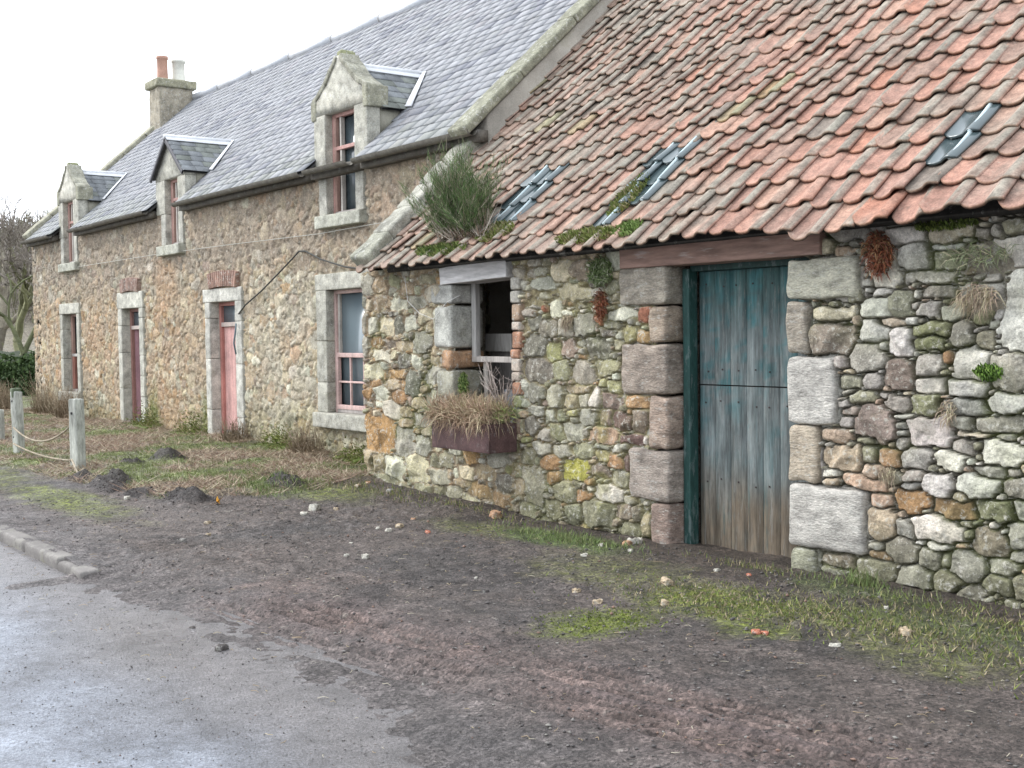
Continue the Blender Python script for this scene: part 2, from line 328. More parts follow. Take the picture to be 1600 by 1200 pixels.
def rubble_mesh(name, mat, parent, Y, res, palette, relief, joint, depth, mcol, holes=(), top=None, colmod=None, extra=None, smooth=True):
    xs, zs, X, Z, B, S, I, st, rs = res
    n = len(st)
    hw = np.array([s[2] for s in st]); hh = np.array([s[3] for s in st]); cx = np.array([s[0] for s in st]); cz = np.array([s[1] for s in st])
    m = np.minimum(hw, hh); rnd = np.array([1. if s[7] else 0. for s in st])
    off = rs.uniform(-.35, 1., n) * relief * .55; tx = rs.uniform(-.16, .16, n); tz = rs.uniform(-.16, .16, n)
    cols = np.zeros((n, 3)); flat = np.array([s[6] == 'F' for s in st])
    for i, s in enumerate(st):
        c = s[6]
        if c is None: c = palette(cx[i], cz[i], rs)
        if c == 'F': c = 'g'
        c = np.array(PAL[c] if isinstance(c, str) else c)
        cols[i] = c * np.array((1.03, 1.0, .87 + .10 * float(sstep(-8., -5.5, np.array(cx[i]))))) * rs.uniform(.86, 1.14) * (1 + rs.uniform(-.04, .04, 3))
    Ic = np.clip(I, 0, n - 1)
    mm = m[Ic]
    e = np.minimum((1.38 - B) * mm, (S - B) * mm * .55)
    e = np.where(I < 0, -1, e)
    j = joint * (1 + .5 * vn(X, Z, 12, 5))
    tt = np.clip((e - j) / np.minimum(.013, mm * .22), 0, 1)
    body = np.sqrt(np.clip(1 - (1 - tt) ** 2, 0, 1))
    dome = np.clip(1 - B ** 2 * .75, 0, 1) * (0.05 + .5 * rnd[Ic]) * np.minimum(mm, .1) * .4
    dx = X - cx[Ic]; dz = Z - cz[Ic]
    fct = fbm(X + Ic * 1.7, Z + Ic * .9, 7, 3, 2); fct = np.abs(fct) * -.03 + np.maximum(fct, 0) * .012
    h = body * (relief * .55 + off[Ic] + np.clip(tx[Ic] * dx + tz[Ic] * dz, -.014, .014) + dome + (fct + .010 * fbm(X + Ic, Z, 18, 4)) * min(1, relief / .04) + .005 * vn(X, Z, 55, 8) * (relief > .03))
    top_ = relief * .55 + off[Ic] + .004
    for q in range(4):       # broken faces: each stone is cut by a few planes
        an = rs.uniform(0, 6.283, n); sl = rs.uniform(.12, .75, n) * (1 - .5 * rnd); of = rs.uniform(-.15, .75, n)
        cut_ = top_ - sl[Ic] * (dx * np.cos(an)[Ic] + dz * np.sin(an)[Ic] - of[Ic] * mm) + .005 * fbm(X, Z, 26, 6)
        h = np.where(tt > 0, np.minimum(h, np.maximum(cut_, -.01) * np.clip(body * 1.5, 0, 1) - (1 - np.clip(body * 1.5, 0, 1)) * .02), h)
    h = np.where(flat[Ic] & (I >= 0), -.02, h)
    dp = depth(X, Z) if callable(depth) else depth
    h = h - (1 - body) * (dp + .007 * fbm(X, Z, 22, 9))
    C = cols[Ic]
    var = 1 + .22 * fbm(X + Ic * .37, Z, 8, 11)
    C = C * var[..., None]
    mc = mcol(X, Z)
    mc = mc * (1 + .25 * fbm(X, Z, 30, 21))[..., None]
    k = sstep(0, .5, tt)[..., None]
    C = mc * (1 - k) + C * k
    if colmod: C = colmod(X, Z, C, tt, h)
    if extra: h = extra(X, Z, h)
    NX, NZ = len(xs), len(zs)
    V = np.stack([X, Y - h, Z], -1).reshape(-1, 3)
    a = np.arange(NX * NZ).reshape(NZ, NX)
    q = np.stack([a[:-1, :-1], a[:-1, 1:], a[1:, 1:], a[1:, :-1]], -1)
    XC = (X[:-1, :-1] + X[1:, 1:]) / 2; ZC = (Z[:-1, :-1] + Z[1:, 1:]) / 2
    keep = np.ones(XC.shape, bool)
    for (a0, a1, b0, b1) in holes: keep &= ~((XC > a0) & (XC < a1) & (ZC > b0) & (ZC < b1))
    if top is not None: keep &= ZC < top(XC)
    q = q[keep]
    used = np.zeros(len(V), bool); used[q.reshape(-1)] = True
    remap = np.cumsum(used) - 1
    return mesh(name, V[used], remap[q], mat, parent, np.clip(C.reshape(-1, 3)[used], 0, 1), smooth)

def pal_pick(rs, items):
    ks = list(items.keys()); w = np.array([items[k] for k in ks], float); return ks[rs.choice(len(ks), p=w / w.sum())]

# ================================================================== SETTING: ground, road, kerb, hill
KERB_END = -8.6
def gz(X, Y):
    X = np.asarray(X, float); Y = np.asarray(Y, float)
    z = -.145 + .02 * fbm(X, Y, .5, 40) + .012 * fbm(X, Y, 2.1, 41)
    z = z + .05 * sstep(5.6, 6.6, Y) * sstep(-11, -9.5, -X * -1 * -1) * 0
    z = z + .05 * np.exp(-((Y - 6.5) / .45) ** 2) * (X > -11.6) + .03 * sstep(-9.5, -11.3, X) * sstep(4.5, 6, Y)
    ed = verge_edge(X)
    g = sstep(0, .35, Y - ed) * (X < -10.9)
    z = z + g * (.04 + .035 * fbm(X, Y, 2.6, 43) + .02 * fbm(X, Y, 7, 45))
    # apron ramps down to the road, which starts behind the kerb line
    rm = sstep(KERB_END - .5, KERB_END + .2, X)
    ln = -.145 - .085 * np.clip((3.55 - Y) / 1.1, 0, 1.6) + .020 * fbm(X, Y, 1.3, 47) + .010 * vn(X, Y, 6, 48)
    z = z * (1 - rm) + np.minimum(z, ln) * rm
    z = np.where((Y < 2.70) & (rm < .5), -.30, z); z = np.where(Y < 2.2, -.30, z)
    z = z + (Y >= 2.66) * sstep(3.1, 2.7, Y) * (X < KERB_END) * .02
    for (mx, my, r, hgt) in MOUNDS:
        d2 = ((X - mx) / r) ** 2 + ((Y - my) / (r * .8)) ** 2
        z = z + hgt * np.exp(-d2 ** 1.5 * 1.6) * (1 + .4 * vn(X, Y, 9, 60) + .3 * vn(X, Y, 24, 61))
    # land rises gently beyond the house, far away
    z = z + 7.5 * np.exp(-((X + 92) / 26.) ** 2 - ((Y - 27) / 16.) ** 2)
    # roughness of crumbled tarmac and mud
    rough = sstep(2.3, 3., Y)
    z = z + rough * (.009 * vn(X, Y, 14, 50) + .007 * vn(X, Y, 27, 51)) * (.6 + .8 * sstep(-.2, .4, fbm(X, Y, .9, 52)))
    # tyre tracks pressed in the mud
    ins, grv = track(X, Y); z = z - ins * .016 - ins * grv * .026
    return z
MOUNDS = [(-13.45, 4.5, .30, .12), (-13.05, 4.42, .2, .08), (-11.55, 4.68, .26, .12), (-11.95, 4.72, .2, .06), (-11.6, 5.75, .26, .13), (-15.2, 5.85, .28, .12), (-15.2, 5.35, .2, .05),
          (-14.2, 4.42, .22, .08), (-12.5, 4.5, .25, .05)]
TRACKS = [(-6.9, 3.30, -2.8, 3.98, .15), (-6.4, 2.98, -2.4, 3.72, .16), (-8.1, 2.98, -5.2, 3.2, .11)]
def track(X, Y):
    ins = np.zeros(np.shape(X)); grv = np.zeros(np.shape(X))
    for (ax, ay, bx, by, w) in TRACKS:
        tx, ty = bx - ax, by - ay; L = math.hypot(tx, ty); s = ((X - ax) * tx + (Y - ay) * ty) / L; d = ((X - ax) * -ty + (Y - ay) * tx) / L
        d = d + .03 * np.sin(s * 1.3)
        i_ = sstep(w, w - .03, np.abs(d)) * sstep(-.2, .5, s) * sstep(L + .2, L - .3, s) * sstep(-.75, -.1, vn(s, d * 0 + w * 9, 1.4, 49))
        g_ = sstep(.2, .75, np.cos(d * 2 * math.pi / (w * .66))) * sstep(-.8, .0, vn(s, d * 3, 12, 48))
        ins = np.maximum(ins, i_); grv = np.where(i_ > .05, g_, grv)
    return ins, grv
def verge_edge(X):
    X = np.asarray(X, float)
    e = np.interp(X, [-60, -20, -16, -14, -12, -11.4, -11.0, -10.6], [3.7, 3.9, 4.15, 4.32, 4.5, 5.3, 6.4, 7.2])
    return e + .12 * vn(X, X * 0, 1.6, 44)
def sheet(name, xs, ys, zf, cf, mat, kind='structure', smooth=True):
    X, Y = np.meshgrid(xs, ys); Z = zf(X, Y); C = cf(X, Y)
    a = np.arange(X.size).reshape(X.shape)
    q = np.stack([a[:-1, :-1], a[:-1, 1:], a[1:, 1:], a[1:, :-1]], -1).reshape(-1, 4)
    o = mesh(name, np.stack([X, Y, Z], -1).reshape(-1, 3), q, mat, None, np.clip(C.reshape(-1, 3), 0, 1), smooth)
    o['kind'] = kind
    return o
def lerp(a, b, t): return a * (1 - t[..., None]) + np.array(b) * t[..., None]
def gcol(X, Y):
    n1 = fbm(X, Y, 1.1, 70, 4); n2 = fbm(X, Y, 5, 71, 4); n3 = vn(X, Y, 38, 72)
    C = np.zeros(X.shape + (3,)) + np.array((.108, .088, .078))
    C = lerp(C, (.075, .065, .061), sstep(-.1, .45, n1 + .5 * n2))
    C = C * (1 + .35 * vn(X, Y, 22, 74) * sstep(-.2, .3, n1))[..., None]                         # damp dark crumb
    # reddish mud where cars turn in
    cx = Y - (3.25 + .11 * (X + 7.0)); red = np.exp(-(cx / .38) ** 2) * sstep(-8.2, -6.0, X) * sstep(-.55, .4, n1 + .5 * n2 + .35)
    C = lerp(C, (.15, .11, .102), np.clip(red, 0, 1) * .8)
    C = lerp(C, (.15, .105, .09), sstep(.15, .5, fbm(X, Y, 1.6, 75)) * sstep(4.6, 3.4, Y) * .45 * (X > -7.5))
    ti, tg = track(X, Y); tk = np.clip(ti * (X > -7.4), 0, 1)
    C = lerp(C, (.17, .122, .105), tk * .6); C = lerp(C, (.065, .05, .045), tk * tg * .9)
    # light dusty tarmac nearer the road
    C = lerp(C, (.132, .12, .118), sstep(3.5, 2.7, Y + .3 * n1) * .8)
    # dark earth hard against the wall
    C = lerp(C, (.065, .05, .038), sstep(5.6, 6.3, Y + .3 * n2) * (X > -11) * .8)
    # moss
    def blob(x, y, rx, ry, a=1.): return a * sstep(1.25, .35, np.hypot((X - x) / rx, (Y - y) / ry) + .45 * n2 + .3 * n1)
    ms = np.maximum.reduce([blob(-5.1, 4.45, .30, .42), blob(-5.0, 5.35, .65, .45), blob(-4.45, 5.05, .35, .25, .9), blob(-12.9, 3.75, 1.9, .38, .9), blob(-16, 3.7, 2.4, .5, .7),
                            blob(-10.9, 5.9, .8, .4, .7), blob(-4.2, 5.6, 1.0, .3, .6), blob(-6.2, 5.5, .8, .5, .45), blob(-8.2, 5.9, .7, .3, .5), blob(-3.6, 5.3, .6, .4, .5)])
    mc = lerp(np.zeros(X.shape + (3,)) + np.array((.10, .13, .02)), (.18, .21, .035), sstep(-.3, .5, n3))
    ms = np.clip(ms * (.75 + .5 * n3), 0, 1)
    C = C * (1 - ms[..., None]) + mc * ms[..., None]
    gr = np.maximum.reduce([blob(-7.35, 6.05, .75, .28), blob(-4.6, 6.2, .7, .2, .7), blob(-11.9, 5.6, .9, .35, .6), blob(-3.7, 5.9, .8, .3, .6)])
    C = lerp(C, (.10, .15, .04), np.clip(gr, 0, 1) * .75)
    # grass verge
    g = sstep(-.1, .3, Y - verge_edge(X) + .12 * n2) * (X < -10.75)
    vc = lerp(np.zeros(X.shape + (3,)) + np.array((.24, .19, .14)), (.16, .18, .07), sstep(-.25, .3, fbm(X, Y, 1.3, 77) + .3 * n2 + .25 * sstep(6.2, 7.4, Y)))
    vc = lerp(vc, (.09, .07, .055), sstep(.1, .5, fbm(X, Y, 2.4, 78)) * .7)
    C = C * (1 - g[..., None]) + vc * g[..., None]
    for (mx, my, r, h) in MOUNDS:
        d = np.hypot((X - mx) / r, (Y - my) / (r * .8)) + .25 * n2
        C = lerp(C, (.035, .028, .026), sstep(1.25, .85, d) * .95)
    far = sstep(-34, -45, X)
    C = lerp(C, (.17, .15, .11), far)
    C = lerp(C, (.20, .19, .13), sstep(14, 30, np.abs(Y)) * (1 - far))
    # pale specks of gravel and broken lime
    sp = sstep(.80, .93, vn(X, Y, 45, 79)) * (g < .5)
    C = lerp(C, (.26, .24, .21), sp * .55)
    return C
fx = np.concatenate([np.arange(-400, -60, 12), np.arange(-60, -34, 1.), np.arange(-34, -18, .07), np.arange(-18, -10, .035), np.arange(-10, -1.6, .02), np.arange(-1.6, 3, .2), np.arange(3, 400, 25)])
fy = np.concatenate([np.arange(-300, -10, 20), np.arange(-10, 2.2, .6), np.arange(2.2, 7.9, .024), np.arange(7.9, 12, .5), np.arange(12, 60, 3), np.arange(60, 420, 30)])
g = sheet('ground', fx, fy, gz, gcol, M['ground'])
def rz(X, Y): return -.212 - .012 * sstep(2.7, 2.0, Y) + .003 * fbm(X, Y, 2, 90) + .0022 * vn(X, Y, 26, 91) + 0 * X
def rcol(X, Y):
    n = fbm(X, Y, .7, 92, 4); C = np.zeros(X.shape + (3,)) + np.array((.15, .165, .195))
    C = lerp(C, (.105, .115, .135), sstep(-.2, .5, n)); C = lerp(C, (.22, .245, .29), sstep(.15, -.5, n + (Y - 1.5) * .5))  # pale blue sky sheen painted into the tarmac, stronger on the camera side
    C = lerp(C, (.122, .112, .11), sstep(1.5, 2.5, Y + .35 * n) * .92)
    C = C * (1 + .25 * vn(X, Y, 24, 95) + .2 * fbm(X, Y, 4, 96))[..., None]
    return C
ry = np.concatenate([np.arange(-5, 1., .4), np.arange(1., 3.1, .03)])
rxs = np.concatenate([np.arange(-300, -30, 15), np.arange(-30, -10, .25), np.arange(-10, -1.5, .04), np.arange(-1.5, 300, 15)])
road = sheet('road', rxs, ry, rz, rcol, M['road'])
kb = MB(); x = -60.
while x < KERB_END - .1:
    L = min(random.uniform(.8, 1.0) if x > -20 else 2., KERB_END - x)
    last = x + L > KERB_END - .3
    kb.rbox(x + L / 2, 2.72 + random.uniform(-.008, .008), -.222 + random.uniform(-.006, .006) - (.015 if last else 0), L / 2 - .006, .075, .095, .03, 5, .012, (.17, .16, .15), cvar=.4)
    x += L
k = kb.build('kerb', M['render'], smooth=True); k['kind'] = 'structure'
# ================================================================== OUTBUILDING (rubble byre with pantiled roof)
OB = thing('stone_outbuilding', (-6.0, 6.6, -.15), 'low rubble stone outbuilding with sagging red pantile roof and green plank door', 'outbuilding')
OX0, OX1, OY = -11.36, -1.2, 6.6
def parse(s):
    out = []
    for it in s.split(';'):
        a = it.split(); c = a[4]
        out.append((int(a[0]) / 100, int(a[1]) / 100, int(a[2]) / 100 * 1.0, int(a[3]) / 100 * 1.0, c[0], len(c) > 1))
    return out
stones = parse(STONES)
zshift = 0.0
def ob_pal(x, z, rs):
    if x < -8.8: return pal_pick(rs, dict(b=3, g=3, w=1.6, o=1.6, c=1.5, l=1.2, p=1, d=.6))
    if x < -6.6: return pal_pick(rs, dict(g=3, l=2.5, d=1.5, b=1.2, w=.8, p=1, o=.7, y=.5))
    return pal_pick(rs, dict(g=3.5, w=2.2, l=2, b=1, d=.8, k=.5, c=.6, m=.4))
holes = [(-9.64, -8.62, .58, 2.02), (-6.86, -5.36, -.4, 2.04)]
blank = [(-9.15, 1.3, .5, .74, 'F', False), (-6.1, .82, .76, 1.25, 'F', False), (-9.24, 2.08, .54, .12, 'F', False)]
QL = [(-7.22, -6.68, 1.715, 2.03), (-6.88, -6.68, 1.42, 1.705), (-7.2, -6.67, 1.01, 1.41), (-6.89, -6.665, .585, 1.0), (-7.13, -6.66, .165, .575), (-6.87, -6.65, -.24, .155)]
QR = [(-5.5, -4.91, 1.71, 1.99), (-5.5, -5.32, 1.335, 1.70), (-5.495, -5.09, .855, 1.325), (-5.485, -5.24, .45, .845), (-5.48, -4.86, .0, .44), (-5.48, -5.26, -.3, -.01)]
for q in QL + QR: blank.append(((q[0] + q[1]) / 2, (q[2] + q[3]) / 2, (q[1] - q[0]) / 2 + .005, (q[3] - q[2]) / 2, 'F', False))
big = [s for s in stones]
res = rubble(OX0, OX1, -.38, 2.24, .008, blank + big, 11,
             [(.13, .085, 900, .35, .10), (.10, .065, 1500, .35, .12), (.065, .045, 2200, .4, .16), (.04, .028, 3500, .4, .2), (.025, .017, 3000, .4, .25)])
def ob_mort(X, Z):
    tan = np.array((.37, .285, .19)); dark = np.array((.125, .115, .08)); yel = np.array((.30, .265, .15))
    t = sstep(-9.2, -7.9, X + .3 * fbm(X, Z, 1.5, 33)); t2 = sstep(-6.9, -5.6, X)
    C = tan * (1 - t[..., None]) + yel * t[..., None]; C = C * (1 - t2[..., None]) + dark * t2[..., None]
    return C
def ob_colmod(X, Z, C, tt, h):
    # moss in joints and on ledges, green damp foot, orange stain at left
    mz = sstep(.1, .55, fbm(X, Z, 2.2, 51, 4) + .15 * sstep(-6, -4, X))
    f = mz * (1 - .65 * tt) * .8
    C = C * (1 - f[..., None]) + np.array((.12, .14, .045)) * f[..., None]
    foot = sstep(.25, -.1, Z + .15 * fbm(X, Z, 3, 52)) * .45
    C = C * (1 - foot[..., None]) + np.array((.17, .165, .10)) * foot[..., None]
    yl = sstep(.2, .55, fbm(X, Z, 5, 53, 3)) * np.exp(-((X + 7.6) / .8) ** 2) * sstep(1.2, .6, Z) * .35
    C = C * (1 - yl[..., None]) + np.array((.36, .36, .10)) * yl[..., None]
    rr = np.exp(-((X + 7.25) / .28) ** 2 - ((Z - 1.75) / .45) ** 2) * .35
    return C
def ob_depth(X, Z): return .008 + .014 * sstep(-9.2, -8.0, X) + .026 * sstep(-6.3, -5, X)
def ob_extra(X, Z, h):
    cav = np.exp(-((X + 4.02) / .16) ** 2 - ((Z - 1.9) / .10) ** 2)          # hollow where a stone fell out
    return h - .16 * cav - .07 * np.exp(-((X + 4.0) / .3) ** 2 - ((Z - 1.62) / .08) ** 2)
obwall = rubble_mesh('front_wall', M['rubble'], OB, OY, res, ob_pal, .042, .0035, ob_depth, ob_mort, holes,
                     lambda X: 2.20 + .02 * vn(X, X * 0, 3, 2), ob_colmod, ob_extra)
# wall thickness behind the face, end walls, back wall
b = MB(); c = (.2, .18, .14)
for (a0, a1, z0, z1) in ((OX0 + .02, -9.8, -.4, 2.15), (-9.8, -8.55, -.4, .56), (-9.8, -8.55, 2.05, 2.15), (-8.55, -6.9, -.4, 2.15), (-6.9, -5.3, 2.2, 2.22), (-5.3, OX1, -.4, 2.15)):
    b.box(a0, a1, OY + .06, OY + .5, z0, z1, c)
b.build('wall_core', M['dressed'], OB)
b = MB()
b.box(OX0, OX0 + .45, OY + .52, 7.80, -.4, 2.3, c); b.build('end_wall', M['dressed'], OB); b = MB(); b.box(-10.73, OX1 - .46, 13.0, 13.4, -.4, 2.3, c); b.build('rear_wall', M['dressed'], OB); b = MB(); b.box(OX1 - .45, OX1, OY + .5, 13.4, -.4, 2.3, c)
b.add([(OX1 - .02, 6.6, 2.2), (OX1 - .02, 13.4, 2.2), (OX1 - .02, 10.0, 5.5), (OX1 - .3, 6.6, 2.2), (OX1 - .3, 13.4, 2.2), (OX1 - .3, 10.0, 5.5)],
      [(0, 1, 2), (3, 5, 4), (0, 2, 5, 3), (1, 4, 5, 2), (0, 3, 4, 1)], c)
b.build('end_wall', M['dressed'], OB)
# quoins of the door
def quoin(q, depth, col, tool=True, back=False):
    b = MB(); w = (q[1] - q[0]) / 2; h = (q[3] - q[2]) / 2
    b.rbox((q[0] + q[1]) / 2, OY - .035 + depth / 2, (q[2] + q[3]) / 2, w, depth / 2, h - .003, .036, 7, .016, col, cvar=.35, fr=9)
    b.build('quoin', M['tooled' if tool else 'dressed'], OB, smooth=True)
cl = [(.30, .27, .22), (.35, .285, .22), (.31, .26, .215), (.32, .25, .20), (.29, .25, .215), (.27, .205, .17)]
cr = [(.42, .41, .33), (.37, .33, .27), (.48, .46, .42), (.42, .36, .28), (.47, .45, .41), (.26, .26, .19)]
for q, c_ in zip(QL, cl): quoin(q, .42, c_)
for q, c_ in zip(QR, cr): quoin(q, .42, c_)
for q, c_ in (((-9.93, -9.62, 1.37, 1.79), (.40, .40, .36)), ((-9.98, -9.615, 1.80, 2.0), (.38, .38, .35)), ((-9.80, -9.62, 1.17, 1.36), (.32, .2, .12)), ((-9.9, -9.61, .88, 1.16), (.30, .29, .23)), ((-9.8, -9.62, .56, .87), (.3, .29, .25))):
    b = MB(); b.rbox((q[0] + q[1]) / 2, OY + .16, (q[2] + q[3]) / 2, (q[1] - q[0]) / 2, .20, (q[3] - q[2]) / 2 - .004, .035, 4, .018, c_, cvar=.3)
    b.build('jamb_stone', M['dressed'], OB, smooth=True)
# brick and stone right side of the window opening
b = MB(); z = .58; i = 0
while z < 1.98:
    hh = random.choice((.045, .06, .08)); c_ = random.choice(((.36, .2, .13), (.42, .36, .3), (.33, .24, .17), (.40, .38, .33), (.28, .29, .16)))
    b.rbox(-8.60 + random.uniform(-.012, .012), OY + .15, z + hh, .065, .19, hh - .004, .02, 3, .008, c_, cvar=.2); z += 2 * hh; i += 1
b.build('brick_jamb', M['dressed'], OB, smooth=True)
b = MB(); b.rbox(-9.13, OY + .16, .545, .5, .24, .035, .02, 4, .008, (.25, .24, .2)); b.build('window_sill', M['dressed'], OB, smooth=True)
# timber lintels
b = MB(); T = Matrix.Rotation(R(-1.5), 4, 'Y'); b.rbox(-9.24, OY + .10, 2.09, .54, .16, .083, .008, 6, .006, (.50, .49, .48), M=T, fr=9)
lt = b.build('window_lintel', M['woodx'], OB, smooth=True)
b = MB(); b.rbox(-6.18, OY + .14, 2.105, 1.0, .2, .092, .012, 6, .006, (.24, .155, .125), fr=4, cvar=.4)
b.rbox(-6.0, OY + .02, 2.035, .52, .035, .02, .01, 4, .004, (.25, .10, .07), fr=5)
b.build('door_lintel', M['woodx'], OB, smooth=True)
# window frame remains and boarding behind
wf = MB()
wf.rbox(-9.565, OY + .22, 1.64, .035, .03, .38, .006, 3, .004, (.42, .41, .39)); wf.rbox(-9.13, OY + .22, 1.262, .47, .035, .028, .006, 3, .004, (.40, .37, .34))
wf.rbox(-9.42, OY + .25, 1.0, .035, .03, .235, .006, 3, .004, (.28, .26, .23))
wf.build('window_frame', M['wood'], OB, smooth=True)
wf = MB()
for k in range(2): wf.rbox(-9.75 + .2 * k, 7.2, 1.05, .095, .012, .42, .004, 3, .003, (.15, .14, .13))
wf.rbox(-9.65, 7.16, 1.42, .24, .025, .09, .006, 3, .004, (.30, .29, .27)); wf.rbox(-8.95, 6.98, .80, .36, .02, .17, .006, 3, .004, (.22, .23, .245))
wf.build('inner_board', M['wood'], OB, smooth=True)
# stable door: frame, two leaves of planks
DY = OY + .215
def planks(name, x0, x1, z0, z1, n, parent, rag=0.):
    b = MB(); w = (x1 - x0) / n
    for k in range(n):
        xa = x0 + k * w; zb = z0 + (random.uniform(0, rag) if rag else 0)
        def pc(z):
            low = sstep(.6, .05, np.array(z) + .12 * vn(np.array(xa + k), z, 3, 9)); up = sstep(1.35, 1.95, np.array(z))
            base = np.array((.115, .135, .135)); c = base * (1 - low) + np.array((.125, .10, .072)) * low
            return c * (1 - up * .8) + np.array((.022, .075, .072)) * up * .8
        zs_ = np.linspace(zb, z1, 34); xs_ = np.array([xa + .001, xa + .006, xa + w * .45, xa + w - .007, xa + w - .001]); ys_ = [.009, 0, 0, 0, .009]
        V = []; C = []; F = []
        for z in zs_:
            for x_, y_ in zip(xs_, ys_):
                V.append((x_, DY + y_ + .004 * math.sin(z * 2 + k) * 0, z))
                t = float(vn(x_ * 3 + k * 3.1, z * .5, 9, 14)) * .5 + float(vn(x_ * 3, z, 22, 15)) * .5
                c = pc(z); g_ = np.clip((t - .05) * 2.2, 0, 1) * float(sstep(.3, 1.4, np.array(z)) * .75 + .12)
                c = c * (1 - g_) + np.array((.035, .12, .13)) * g_
                C.append(c)
        for j in range(33):
            for i in range(4): a = j * 5 + i; F.append((a, a + 1, a + 6, a + 5))
        b.add(V, F, np.array(C)); b.box(xa + .001, xa + w - .001, DY + .009, DY + .03, zb, z1, (.08, .07, .06))
    return b.build(name, M['doorp'], parent)
M['doorp'] = material('weathered_green_paint', .75, .5, 9, 45, .8, 30, .006, .35, (.24, .25, .24), 34, .58, .5, (.025, .085, .09), 14., stretch=(1, 1, .10), speck=.35)
M['greenp'] = material('flaking_green_paint', .6, .3, 8, 50, .6, 30, .004, .35, (.22, .26, .26), 22, .58, .0, stretch=(1, 1, .3))
up = planks('upper_door_leaf', -6.56, -5.44, 1.095, 1.965, 7, OB)
lo = planks('lower_door_leaf', -6.56, -5.44, -.17, 1.085, 7, OB, .02)
b = MB()
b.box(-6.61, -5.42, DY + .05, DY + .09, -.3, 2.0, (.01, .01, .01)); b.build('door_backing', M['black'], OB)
b = MB()
b.rbox(-6.61, DY - .05, .86, .036, .05, 1.13, .01, 8, .004, (.02, .058, .052)); b.rbox(-5.99, DY - .03, 1.995, .6, .04, .028, .008, 5, .003, (.02, .05, .045))
b.rbox(-5.425, DY - .02, .86, .03, .03, 1.13, .006, 5, .003, (.06, .11, .10))
b.build('door_frame', M['greenp'], OB, smooth=True)
b = MB(); b.tube([(-5.56, DY - .012, 1.17), (-5.46, DY - .03, 1.22), (-5.43, DY - .05, 1.27)], .006, (.5, .5, .48)); b.build('door_latch', M['iron'], OB)
b = MB()
for zz in (1.2, 1.85, .35, .95):
    for k in range(7): b.rbox(-6.56 + 1.12 / 7 * (k + .5) + random.uniform(-.02, .02), DY - .002, zz + random.uniform(-.02, .02), .006, .004, .006, .002, 1, 0, (.04, .03, .03))
b.build('door_nail', M['iron'], OB)['kind'] = 'stuff'

# ---- pantiled roof
PIT = R(43.5); SU = np.array((0, math.cos(PIT), math.sin(PIT))); NU = np.array((0, -math.sin(PIT), math.cos(PIT))); RO = np.array((0, 6.35, 2.20))
def sag(x, s):
    return (.035 * vn(x, s, .55, 201) + .022 * vn(x, s, 1.2, 202) - .05 * sstep(.9, 0, s) * np.exp(-((x + 5.0) / .6) ** 2) + .035 * sstep(1., 0, s) * np.exp(-((x + 4.0) / .5) ** 2)
            - .06 * np.sin(np.clip(s / 5.4, 0, 1) * math.pi))
COV, GAU, TL = .25, .272, .37
nx = 14; px = np.concatenate([[0, .02, .045, .08, .115, .145, .172], [.19, .206, .222, .24, .256, .272, .284]])
def prof(x):
    return np.where(x < .18, -.021 * np.sin(np.pi * np.clip(x / .18, 0, 1)) ** .7 + .004 * np.clip(1 - x / .03, 0, 1), .024 * np.sin(np.pi * np.clip((x - .18) / .108, 0, 1)) ** .85)
pn = prof(px)
TV, TF, TC = [], [], []; base = 0
GL = []
gl1 = lambda i, j: False
tri = np.random.RandomState(5)
ss = np.array([0, .012, .19, TL])
def tile_geo(x0, s0, lift, rot, wob, sc=1.0, tip=0.):
    xx = px - .125; P = []
    for layer in (0, 1):
        for k, s_ in enumerate(ss):
            e = np.where(px < .08, .06 * (1 - px / .08) ** 2, 0) + np.where(px > .262, .016 * ((px - .262) / .026), 0)
            s_l = s_ + e * (1 if k < 2 else 0)
            drop = (-.004 if k == 0 else 0)
            nn = pn * (1 - .10 * s_ / TL) + drop + lift * (1 - s_ / TL) - .018 * layer + .016 + tip * (s_ / TL)
            xr = xx * math.cos(rot) - (s_l - TL / 2) * math.sin(rot); sr = xx * math.sin(rot) + (s_l - TL / 2) * math.cos(rot) + TL / 2
            P.append(np.stack([x0 + .125 + xr, s0 + sr, nn + wob * xx], -1))
    return np.array(P).reshape(-1, 3)
def tile_faces():
    F = []
    n = nx; K = len(ss)
    for k in range(K - 1):
        for i in range(n - 1): a = k * n + i; F.append((a, a + 1, a + n + 1, a + n))
    o = K * n
    for k in range(K - 1):
        for i in range(n - 1): a = o + k * n + i; F.append((a, a + n, a + n + 1, a + 1))
    for i in range(n - 1): F.append((i, o + i, o + i + 1, i + 1))
    for k in range(K - 1):
        a = k * n; F.append((a, a + n, o + a + n, o + a)); a = k * n + n - 1; F.append((a, o + a, o + a + n, a + n))
    return np.array(F)
tf = tile_faces()
def place(P):
    X_ = P[:, 0]; S_ = P[:, 1]; N_ = P[:, 2] + sag(X_, S_)
    return RO + np.stack([X_, S_ * 0, S_ * 0], -1) + S_[:, None] * SU + N_[:, None] * NU
clayp = [((.33, .195, .155), 4), ((.31, .19, .155), 3.5), ((.28, .18, .15), 2.6), ((.33, .175, .13), .5), ((.26, .185, .155), 1.8), ((.34, .225, .18), 2), ((.20, .18, .16), .35)]
cw = np.array([c[1] for c in clayp]); cw = cw / cw.sum()
ncol = int((-1.3 + 10.86) / COV)
glass_at = {(7, 2): 1, (7, 3): 1, (7, 4): 1, (8, 4): 0}
GT = []
